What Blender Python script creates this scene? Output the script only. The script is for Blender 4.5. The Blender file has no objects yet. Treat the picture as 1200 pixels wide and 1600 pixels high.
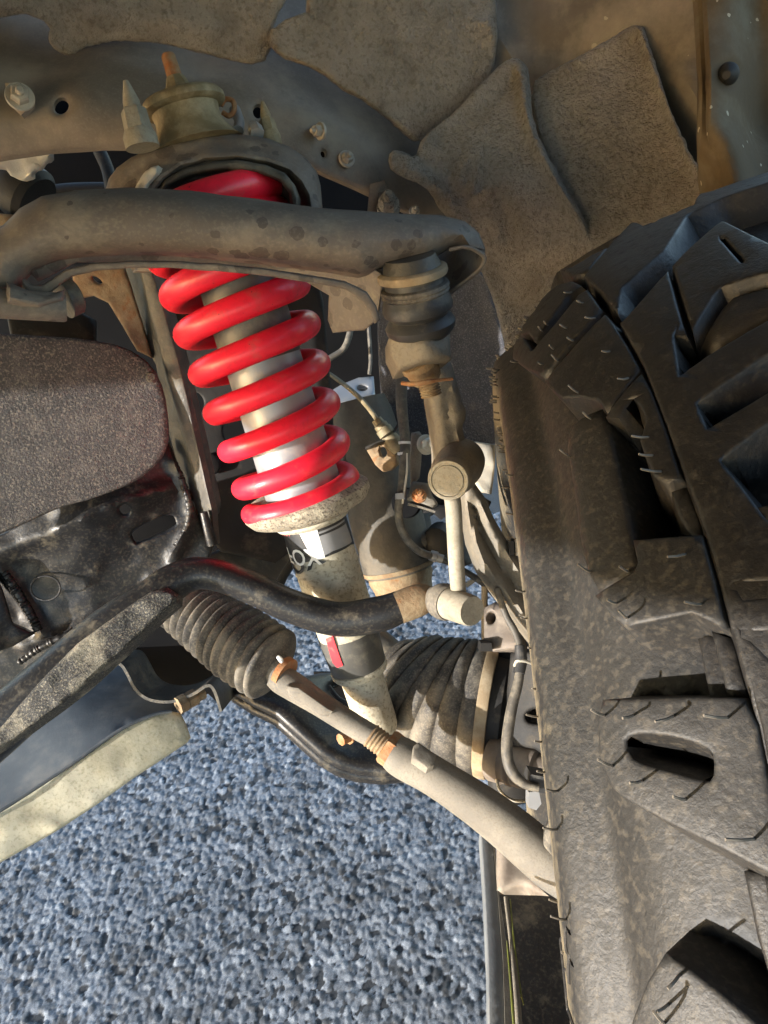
import bpy, math, random
import numpy as np
from mathutils import Matrix, Vector
from mathutils.geometry import delaunay_2d_cdt
random.seed(4); rng = np.random.default_rng(4)
scene = bpy.context.scene
COL = scene.collection
RAD = math.radians
# ------------------------------------------------------------------ camera
F = 1150.0                      # focal length in pixels of the 1200 x 1600 photograph
PITCH, ROLL, H = RAD(36), RAD(10), 0.947
cp, sp = math.cos(PITCH), math.sin(PITCH)
R0, U0 = np.array([1., 0, 0]), np.array([0, sp, cp])
FW = np.array([0, cp, -sp])
RT = math.cos(ROLL) * R0 - math.sin(ROLL) * U0
UP = math.sin(ROLL) * R0 + math.cos(ROLL) * U0
CAM = np.array([0, 0, H])
cam = bpy.data.cameras.new("camera"); cam_o = bpy.data.objects.new("camera", cam); COL.objects.link(cam_o)
cam.sensor_fit = 'VERTICAL'; cam.sensor_height = 24; cam.lens = F / 1600 * 24
cam.clip_start = 0.01; cam.clip_end = 500
cam_o.matrix_world = Matrix([[RT[0], UP[0], -FW[0], CAM[0]], [RT[1], UP[1], -FW[1], CAM[1]], [RT[2], UP[2], -FW[2], CAM[2]], [0, 0, 0, 1]])
scene.camera = cam_o
# ------------------------------------------------------------------ light
SUN_EL, SUN_AZ = RAD(12), RAD(270 - 62)   # azimuth from +x, counter-clockwise
S = np.array([math.cos(SUN_EL) * math.cos(SUN_AZ), math.cos(SUN_EL) * math.sin(SUN_AZ), math.sin(SUN_EL)])
w = bpy.data.worlds.new("World"); scene.world = w; w.use_nodes = True
nt = w.node_tree; bg = nt.nodes["Background"]
sky = nt.nodes.new("ShaderNodeTexSky"); sky.sky_type = 'NISHITA'; sky.sun_disc = False
sky.sun_elevation = SUN_EL; sky.sun_rotation = math.pi / 2 - SUN_AZ
nt.links.new(sky.outputs[0], bg.inputs[0]); bg.inputs[1].default_value = 0.15
sl = bpy.data.lights.new("sun", 'SUN'); sl.energy = 2.4; sl.angle = RAD(0.5); sl.color = (1, .97, .93)
so = bpy.data.objects.new("sun", sl); COL.objects.link(so)
so.rotation_euler = Vector(tuple(S)).to_track_quat('Z', 'Y').to_euler()
scene.view_settings.view_transform = 'Standard'; scene.view_settings.look = 'None'
scene.view_settings.exposure = 2.1; scene.view_settings.gamma = 1
scene.render.engine = 'CYCLES'
scene.cycles.max_bounces = 8; scene.cycles.diffuse_bounces = 5
# ------------------------------------------------------------------ geometry helpers
def W(u, v, d):
    """world point seen at photo pixel (u, v) at d metres along the camera axis"""
    u, v, d = np.asarray(u, float), np.asarray(v, float), np.asarray(d, float)
    x = (u - 600) / F * d; y = (800 - v) / F * d
    return CAM + x[..., None] * RT + y[..., None] * UP + d[..., None] * FW
def PX(P):
    q = np.asarray(P) - CAM
    d = q @ FW
    return np.stack([600 + F * (q @ RT) / d, 800 - F * (q @ UP) / d, d], -1)
def C2W(c):
    c = np.asarray(c, float)
    return CAM + c[0] * RT + c[1] * UP + c[2] * FW
def unit(v):
    v = np.asarray(v, float); return v / np.linalg.norm(v)
def noise3(P, scale, seed=0):
    """smooth value noise in -1..1 at the points P"""
    q = np.asarray(P) * scale + seed * 17.31
    i = np.floor(q).astype(np.int64); f = q - i; f = f * f * (3 - 2 * f)
    def hsh(a, b, c):
        n = (a * 73856093 ^ b * 19349663 ^ c * 83492791) & 0x7fffffff
        n = (n * (n * n % 15731 + 789221) + 1376312589) & 0x7fffffff
        return n / 0x3fffffff - 1.0
    r = 0
    for dx in (0, 1):
        for dy in (0, 1):
            for dz in (0, 1):
                wt = (f[:, 0] if dx else 1 - f[:, 0]) * (f[:, 1] if dy else 1 - f[:, 1]) * (f[:, 2] if dz else 1 - f[:, 2])
                r = r + wt * hsh(i[:, 0] + dx, i[:, 1] + dy, i[:, 2] + dz)
    return r
def spline(pts, n):
    """Catmull-Rom through rows of pts, n samples"""
    P = np.asarray(pts, float)
    if len(P) == 2:
        t = np.linspace(0, 1, n)[:, None]; return P[0] * (1 - t) + P[1] * t
    E_ = np.vstack([2 * P[0] - P[1], P, 2 * P[-1] - P[-2]])
    t = np.linspace(0, len(P) - 1 - 1e-9, n); i = t.astype(int); f = (t - i)[:, None]
    a, b, c, d = E_[i], E_[i + 1], E_[i + 2], E_[i + 3]
    return .5 * (2 * b + (c - a) * f + (2 * a - 5 * b + 4 * c - d) * f ** 2 + (3 * b - a - 3 * c + d) * f ** 3)
def tps(ctrl):
    """inverse depth interpolated over the picture plane: plane for 3 points, thin plate for more"""
    c = np.array(ctrl, float); y = 1 / c[:, 2]; xy = c[:, :2] / 1000
    if len(c) == 1: return lambda u, v: np.full(np.shape(u), c[0, 2])
    if len(c) == 2:
        a = xy[1] - xy[0]; L2 = a @ a
        return lambda u, v: 1 / (y[0] + (y[1] - y[0]) * ((np.asarray(u) / 1000 - xy[0, 0]) * a[0] + (np.asarray(v) / 1000 - xy[0, 1]) * a[1]) / L2)
    if len(c) == 3:
        s = np.linalg.solve(np.c_[np.ones(3), xy], y)
        return lambda u, v: 1 / (s[0] + s[1] * np.asarray(u) / 1000 + s[2] * np.asarray(v) / 1000)
    def K(a, b):
        r2 = ((a[:, None] - b[None]) ** 2).sum(-1) + 1e-12; return r2 * np.log(r2)
    n = len(c); A = np.zeros((n + 3, n + 3)); Pm = np.c_[np.ones(n), xy]
    A[:n, :n] = K(xy, xy) + np.eye(n) * 1e-4; A[:n, n:] = Pm; A[n:, :n] = Pm.T
    s = np.linalg.solve(A, np.r_[y, 0, 0, 0])
    def fn(u, v):
        q = np.stack([np.ravel(u) / 1000., np.ravel(v) / 1000.], 1)
        return (1 / (K(q, xy) @ s[:n] + np.c_[np.ones(len(q)), q] @ s[n:])).reshape(np.shape(u))
    return fn
def seg_dist(P, A, B):
    """distance of points P to the nearest of the segments A-B"""
    out = np.full(len(P), 1e9)
    for k in range(0, len(A), 64):
        a, b = A[k:k + 64], B[k:k + 64]; ab = b - a
        t = ((P[:, None] - a) * ab).sum(-1) / ((ab * ab).sum(-1) + 1e-12); t = np.clip(t, 0, 1)
        out = np.minimum(out, np.sqrt((((P[:, None] - a) - t[..., None] * ab) ** 2).sum(-1)).min(1))
    return out
def inside(P, poly):
    x, y = P[:, 0], P[:, 1]; r = np.zeros(len(P), bool); n = len(poly)
    for i in range(n):
        x1, y1 = poly[i]; x2, y2 = poly[(i + 1) % n]
        if y1 == y2: continue
        r ^= ((y1 > y) != (y2 > y)) & (x < (x2 - x1) * (y - y1) / (y2 - y1) + x1)
    return r
def resample(poly, res):
    P = np.asarray(poly, float); out = []
    for i in range(len(P)):
        a, b = P[i], P[(i + 1) % len(P)]; n = max(1, int(round(np.linalg.norm(b - a) / res)))
        out += [a + (b - a) * k / n for k in range(n)]
    return np.array(out)
def smooth_poly(poly, it=2):
    """corner-cutting, for outlines traced as few points"""
    P = np.asarray(poly, float)
    for _ in range(it):
        Q = np.roll(P, -1, 0); P = np.stack([P * .75 + Q * .25, P * .25 + Q * .75], 1).reshape(-1, 2)
    return P
def mesh2d(outline, holes=(), res=10., rings=()):
    """triangulate an outline with holes; vertices, faces, distance from the rim, directed rim edges"""
    loops = [resample(outline, res)] + [resample(h, min(res, 6.) if res > 1 else res) for h in holes]
    pts = []; edges = []
    for L in loops:
        b = len(pts); pts += list(L); edges += [(b + i, b + (i + 1) % len(L)) for i in range(len(L))]
    A = np.array([pts[e[0]] for e in edges]); B = np.array([pts[e[1]] for e in edges])
    O = np.asarray(outline, float); lo, hi = O.min(0), O.max(0)
    gx = np.arange(lo[0], hi[0] + res, res); gy = np.arange(lo[1], hi[1] + res, res * .866)
    G = np.array([(x + (res / 2 if j % 2 else 0), y) for j, y in enumerate(gy) for x in gx])
    mx = max(rings) if rings else res * .5
    def ok(Q, dmin):
        m = inside(Q, loops[0])
        for h in loops[1:]: m &= ~inside(Q, h)
        Q = Q[m]
        return Q[seg_dist(Q, A, B) > dmin] if len(Q) else Q
    extra = [ok(G, mx + res * .45)]
    for r in rings:
        for li, L in enumerate(loops):
            t = np.roll(L, -1, 0) - np.roll(L, 1, 0); n = np.stack([-t[:, 1], t[:, 0]], 1); n /= np.linalg.norm(n, axis=1)[:, None] + 1e-12
            for sgn in (1, -1):
                extra.append(ok(L + sgn * n * r, r * .93))
    for e in extra:
        if len(e): pts += list(e)
    sc = 1.0 / max(hi - lo)
    vs, es, fs, *_ = delaunay_2d_cdt([Vector((float((p[0] - lo[0]) * sc), float((p[1] - lo[1]) * sc))) for p in pts], edges, [], 1, 1e-7)
    V = np.array([(q.x / sc + lo[0], q.y / sc + lo[1]) for q in vs])
    T = np.array([f for f in fs if len(f) == 3], int)
    for h in loops[1:]: T = T[~inside(V[T].mean(1), h)]
    a, b, c = V[T[:, 0]], V[T[:, 1]], V[T[:, 2]]
    ar = (b[:, 0] - a[:, 0]) * (c[:, 1] - a[:, 1]) - (b[:, 1] - a[:, 1]) * (c[:, 0] - a[:, 0])
    T = np.where((ar > 0)[:, None], T, T[:, ::-1])
    D = seg_dist(V, A, B)
    es_ = set()
    for t in T:
        for i in range(3):
            e = (t[i], t[(i + 1) % 3])
            if (e[1], e[0]) in es_: es_.remove((e[1], e[0]))
            else: es_.add(e)
    return V, T, D, list(es_)
def shell(front, back, T, rim, flip):
    """a closed slab out of two skins with one triangulation"""
    n = len(front); V = np.vstack([front, back]); Fc = []
    for t in T:
        t = tuple(int(x) for x in t)
        Fc.append(t[::-1] if flip else t)
        b = tuple(x + n for x in t); Fc.append(b if flip else b[::-1])
    for a, b in rim:
        a, b = int(a), int(b)
        q = (a, a + n, b + n, b); Fc.append(q[::-1] if flip else q)
    return V, Fc
def roundoff(D, px, m):
    x = np.clip(D / px, 0, 1); return m * (1 - np.sqrt(np.clip(1 - (1 - x) ** 2, 0, 1)))
def sheet(outline, ctrl, holes=(), thick=.004, edge=(6, .003), res=14., bumps=(), rough=0, rscale=60, smooth=0, extra=None):
    """a slab whose front follows the traced outline on a surface given by control points (u, v, depth).
    bumps: (polyline, width px, height m) ridges (+) or grooves (-)"""
    if smooth: outline = smooth_poly(outline, smooth)
    holes = [np.asarray(h, float) for h in holes]
    ep, em = edge
    V, T, D, rim = mesh2d(outline, holes, res, [ep * k for k in (.12, .4, .8)] if ep > 2 else ())
    d = tps(ctrl)(V[:, 0], V[:, 1]) + roundoff(D, ep, em)
    for path, wd, ht in bumps:
        p = np.asarray(path, float)
        if len(p) > 2: p = spline(p, len(p) * 6)
        g = seg_dist(V, p[:-1], p[1:]) if len(p) > 1 else np.linalg.norm(V - p[0], axis=1)
        d = d - ht * np.exp(-(g / wd) ** 2)
    if extra is not None: d = d - extra(V, D)
    P = W(V[:, 0], V[:, 1], d)
    if rough: P = P - FW * (rough * (noise3(P, rscale) + .5 * noise3(P, rscale * 2.1, 3)))[:, None]
    nrm = np.cross(P[T[:, 1]] - P[T[:, 0]], P[T[:, 2]] - P[T[:, 0]]).sum(0); nrm = nrm / (np.linalg.norm(nrm) + 1e-12)
    if nrm @ FW < 0: nrm = -nrm
    return shell(P, P + nrm * thick, T, rim, True)
def frames(C):
    t = np.gradient(C, axis=0); t /= np.linalg.norm(t, axis=1)[:, None] + 1e-12
    n = np.cross(t[0], FW if abs(t[0] @ FW) < .9 else UP); n /= np.linalg.norm(n)
    N = [n]
    for i in range(1, len(C)):
        n = N[-1] - t[i] * (N[-1] @ t[i]); N.append(n / np.linalg.norm(n))
    N = np.array(N); return t, N, np.cross(t, N)
def sweep(C, R, seg=20, sq=(1, 1), cap=True, shape=None):
    """tube along the world points C with radii R"""
    C = np.asarray(C, float); n = len(C); R = np.broadcast_to(np.asarray(R, float), (n,))
    t, N, Bn = frames(C)
    if shape is None:
        a = np.linspace(0, 2 * np.pi, seg, endpoint=False); shape = np.stack([np.cos(a) * sq[0], np.sin(a) * sq[1]], 1)
    seg = len(shape)
    V = (C[:, None] + R[:, None, None] * (shape[None, :, :1] * N[:, None] + shape[None, :, 1:] * Bn[:, None])).reshape(-1, 3)
    Fc = [(i * seg + j, i * seg + (j + 1) % seg, (i + 1) * seg + (j + 1) % seg, (i + 1) * seg + j) for i in range(n - 1) for j in range(seg)]
    if cap:
        Fc.append(tuple(range(seg))[::-1]); Fc.append(tuple((n - 1) * seg + j for j in range(seg)))
    return V, Fc
def tube(pts, n=None, seg=20, sq=(1, 1), shape=None, cap=True):
    """pts: (u, v, depth, radius in pixels)"""
    q = spline(pts, n or max(8, len(pts) * 8)) if len(pts) > 2 else spline(pts, n or 6)
    return sweep(W(q[:, 0], q[:, 1], q[:, 2]), q[:, 3] * q[:, 2] / F, seg, sq, cap, shape)
def lathe_w(p0, ax, prof, seg=48, x0=None):
    """revolve (distance along axis m, radius m) about the axis"""
    ax = unit(ax); e1 = np.cross(ax, FW if x0 is None else x0); e1 /= np.linalg.norm(e1); e2 = np.cross(ax, e1)
    a = np.linspace(0, 2 * np.pi, seg, endpoint=False); pr = np.asarray(prof, float); n = len(pr)
    V = (p0 + pr[:, None, :1] * ax + pr[:, None, 1:] * (np.cos(a)[None, :, None] * e1 + np.sin(a)[None, :, None] * e2)).reshape(-1, 3)
    Fc = [(i * seg + j, (i + 1) * seg + j, (i + 1) * seg + (j + 1) % seg, i * seg + (j + 1) % seg) for i in range(n - 1) for j in range(seg)]
    if pr[0, 1] > 1e-6: Fc.append(tuple(range(seg)))
    if pr[-1, 1] > 1e-6: Fc.append(tuple((n - 1) * seg + j for j in range(seg))[::-1])
    return V, Fc
def lathe(a, b, prof, seg=48):
    """axis between (u, v, d) a and b; prof rows (t 0..1, radius px)"""
    pa, pb = W(*a), W(*b); L = np.linalg.norm(pb - pa); rows = []
    for t, r in prof:
        d = PX(pa + (pb - pa) * t)[2]; rows.append((t * L, max(r, 0) * d / F))
    return lathe_w(pa, pb - pa, rows, seg)
def ribbon(path, d, depth, thick=3, n=40):
    """a bent strip: pixel path at depth d, running back by depth metres"""
    q = spline(path, n) if len(path) > 2 else spline(path, 4)
    t = np.gradient(q, axis=0); t /= np.linalg.norm(t, axis=1)[:, None] + 1e-9; nn = np.stack([-t[:, 1], t[:, 0]], 1)
    a, b = q + nn * thick / 2, q - nn * thick / 2
    fa, fb = W(a[:, 0], a[:, 1], np.full(n if len(path) > 2 else 4, d)), W(b[:, 0], b[:, 1], np.full(len(b), d))
    dv = depth * FW if np.ndim(depth) == 0 else np.asarray(depth)
    V = np.vstack([fa, fb, fb + dv, fa + dv]); m = len(q); Fc = []
    for i in range(m - 1):
        for k in range(4): Fc.append((k * m + i, k * m + i + 1, ((k + 1) % 4) * m + i + 1, ((k + 1) % 4) * m + i))
    Fc += [(0, m, 2 * m, 3 * m), (m - 1, 4 * m - 1, 3 * m - 1, 2 * m - 1)]
    return V, Fc
def prism(poly, d, depth, bev=0):
    """straight block: pixel polygon at depth d (number or control points), pushed back"""
    c = [(0, 0, d)] if np.ndim(d) == 0 else d
    return sheet(poly, c, thick=depth, edge=(3.5, .0016), res=30)
def hexbolt(u, v, d, rpx, axis, hgt=.008, washer=1.45, stud=.45):
    p = W(u, v, d); r = rpx * d / F; ax = unit(axis)
    out = [lathe_w(p, ax, [(0, 0), (0, r * washer), (.0016, r * washer), (.0022, r * washer * .95), (.0022, 0)], 28),
           lathe_w(p + ax * .0022, ax, [(0, 0), (0, r), (hgt * .8, r), (hgt, r * .82), (hgt, 0)], 6),
           lathe_w(p + ax * .0022, ax, [(0, 0), (0, r * stud), (hgt * 1.5, r * stud), (hgt * 1.65, r * stud * .7), (hgt * 1.65, 0)], 16)]
    return join(out)
def join(parts):
    V = []; Fc = []; b = 0
    for v, f in parts:
        V.append(np.asarray(v)); Fc += [tuple(i + b for i in q) for q in f]; b += len(v)
    return np.vstack(V), Fc
# ------------------------------------------------------------------ objects
def mk(name, VF, mat, parent=None, label=None, sharp=38, kind=None):
    V, Fc = VF; off = np.array(parent.location) if parent is not None and parent.parent is None else np.zeros(3)
    if parent is not None and parent.parent is not None: off = np.array(parent.parent.location)
    if parent is not None and parent.type == 'MESH' and parent.parent is None: off = np.zeros(3) + np.array(parent.location)
    me = bpy.data.meshes.new(name); me.from_pydata((np.asarray(V) - off).tolist(), [], Fc); me.validate()
    me.materials.append(mat)
    me.polygons.foreach_set("use_smooth", [True] * len(me.polygons))
    me.set_sharp_from_angle(angle=RAD(sharp))
    o = bpy.data.objects.new(name, me); COL.objects.link(o)
    if parent is not None: o.parent = parent
    if label: o["label"] = label
    if kind: o["kind"] = kind
    return o
def thing(name, label, cat, loc, group=None):
    o = bpy.data.objects.new(name, None); COL.objects.link(o); o.location = tuple(loc); o.empty_display_size = .02
    o["label"] = label; o["category"] = cat
    if group: o["group"] = group
    return o
def tag(o, label, cat, group=None):
    o["label"] = label; o["category"] = cat
    if group: o["group"] = group
    return o
# ------------------------------------------------------------------ materials
def mat(name, base, rough=.6, metal=0., dust=None, dust_amt=.4, dust_scale=25, rust=None, rust_amt=.3, rust_scale=40,
        spot=None, spot_scale=70, spot_size=.22, speck=None, speck_scale=900, speck_amt=.35, bump=.25, bscale=350, bump2=0, b2scale=60, var=.25, vscale=18,
        coat=0., bdist=.001, dust_rough=.9, stretch=None, dust_attr=None, dust2=None, spec=.45):
    m = bpy.data.materials.new(name); m.use_nodes = True; t = m.node_tree; N, L = t.nodes, t.links
    bs = N["Principled BSDF"]; tc = N.new("ShaderNodeTexCoord"); co = tc.outputs["Object"]
    if stretch:
        mp = N.new("ShaderNodeMapping"); mp.inputs["Scale"].default_value = stretch; L.new(co, mp.inputs[0]); co = mp.outputs[0]
    def noise(sc, det=5, rgh=.6):
        n = N.new("ShaderNodeTexNoise"); n.inputs["Scale"].default_value = sc; n.inputs["Detail"].default_value = det; n.inputs["Roughness"].default_value = rgh
        L.new(co, n.inputs["Vector"]); return n.outputs["Fac"]
    def ramp(src, a, b):
        r = N.new("ShaderNodeMapRange"); r.inputs[1].default_value = a; r.inputs[2].default_value = b; L.new(src, r.inputs[0]); return r.outputs[0]
    def mix(fac, a, b, mode='MIX'):
        x = N.new("ShaderNodeMix"); x.data_type = 'RGBA'; x.blend_type = mode
        (L.new(fac, x.inputs[0]) if not isinstance(fac, float) else setattr(x.inputs[0], 'default_value', fac))
        for s, val in ((x.inputs[6], a), (x.inputs[7], b)):
            if isinstance(val, tuple): s.default_value = (*val, 1)
            else: L.new(val, s)
        return x.outputs[2]
    def mul(a, k):
        x = N.new("ShaderNodeMath"); x.operation = 'MULTIPLY'; L.new(a, x.inputs[0])
        (L.new(k, x.inputs[1]) if not isinstance(k, float) else setattr(x.inputs[1], 'default_value', k)); return x.outputs[0]
    dark = tuple(c * (1 - var) for c in base); lite = tuple(min(1, c * (1 + var)) for c in base)
    c = mix(ramp(noise(vscale, 6), .3, .7), dark, lite)
    rg = N.new("ShaderNodeMapRange"); rg.inputs[3].default_value = max(.05, rough - .12); rg.inputs[4].default_value = min(1, rough + .12); L.new(noise(vscale * 4), rg.inputs[0]); rr = rg.outputs[0]
    mt = None
    if dust:
        f = ramp(noise(dust_scale, 8, .7), .62 - .42 * dust_amt, .92 - .5 * dust_amt)
        c = mix(f, c, dust)
        x = N.new("ShaderNodeMix"); x.data_type = 'FLOAT'; L.new(f, x.inputs[0]); L.new(rr, x.inputs[2]); x.inputs[3].default_value = dust_rough; rr = x.outputs[0]
        inv = N.new("ShaderNodeMath"); inv.operation = 'SUBTRACT'; inv.inputs[0].default_value = 1; L.new(f, inv.inputs[1]); mt = mul(inv.outputs[0], float(metal))
    if dust_attr:
        at = N.new("ShaderNodeAttribute"); at.attribute_name = dust_attr
        ad2 = N.new("ShaderNodeMath"); ad2.operation = 'ADD'; L.new(at.outputs["Fac"], ad2.inputs[0]); L.new(noise(140, 8, .75), ad2.inputs[1])
        c = mix(ramp(ad2.outputs[0], .93, 1.2), c, dust2)
    if rust:
        f = ramp(noise(rust_scale, 8, .75), .75 - .5 * rust_amt, .85 - .5 * rust_amt); c = mix(f, c, rust)
    if spot:
        v = N.new("ShaderNodeTexVoronoi"); v.inputs["Scale"].default_value = spot_scale
        nv = N.new("ShaderNodeTexNoise"); nv.inputs["Scale"].default_value = spot_scale * 2.5; L.new(co, nv.inputs["Vector"])
        ad = N.new("ShaderNodeVectorMath"); ad.operation = 'MULTIPLY_ADD'; L.new(nv.outputs["Color"], ad.inputs[0]); ad.inputs[1].default_value = (.3 / spot_scale,) * 3; L.new(co, ad.inputs[2]); L.new(ad.outputs[0], v.inputs["Vector"])
        sz = ramp(noise(9, 2), .35, .65); th = N.new("ShaderNodeMath"); th.operation = 'LESS_THAN'; L.new(v.outputs["Distance"], th.inputs[0]); L.new(mul(sz, float(spot_size * 1.6)), th.inputs[1])
        c = mix(mul(th.outputs[0], .75), c, spot)
    if speck:
        c = mix(mul(ramp(noise(speck_scale, 2, .5), .52, .66), float(speck_amt)), c, speck)
    L.new(c, bs.inputs["Base Color"]); L.new(rr, bs.inputs["Roughness"])
    if mt is not None and metal: L.new(mt, bs.inputs["Metallic"])
    else: bs.inputs["Metallic"].default_value = metal
    bs.inputs["Coat Weight"].default_value = coat; bs.inputs["Coat Roughness"].default_value = .15
    nrm = None
    for st, sc, dist in ((bump2, b2scale, bdist * 4), (bump, bscale, bdist)):
        if st:
            b = N.new("ShaderNodeBump"); b.inputs["Strength"].default_value = st; b.inputs["Distance"].default_value = dist
            L.new(noise(sc, 6, .65), b.inputs["Height"])
            if nrm is not None: L.new(nrm, b.inputs["Normal"])
            nrm = b.outputs[0]
    if nrm is not None: L.new(nrm, bs.inputs["Normal"])
    bs.inputs["Specular IOR Level"].default_value = spec
    return m
DUST = (.33, .28, .215); DUSTL = (.5, .44, .32); RUST = (.30, .12, .035)
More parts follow.
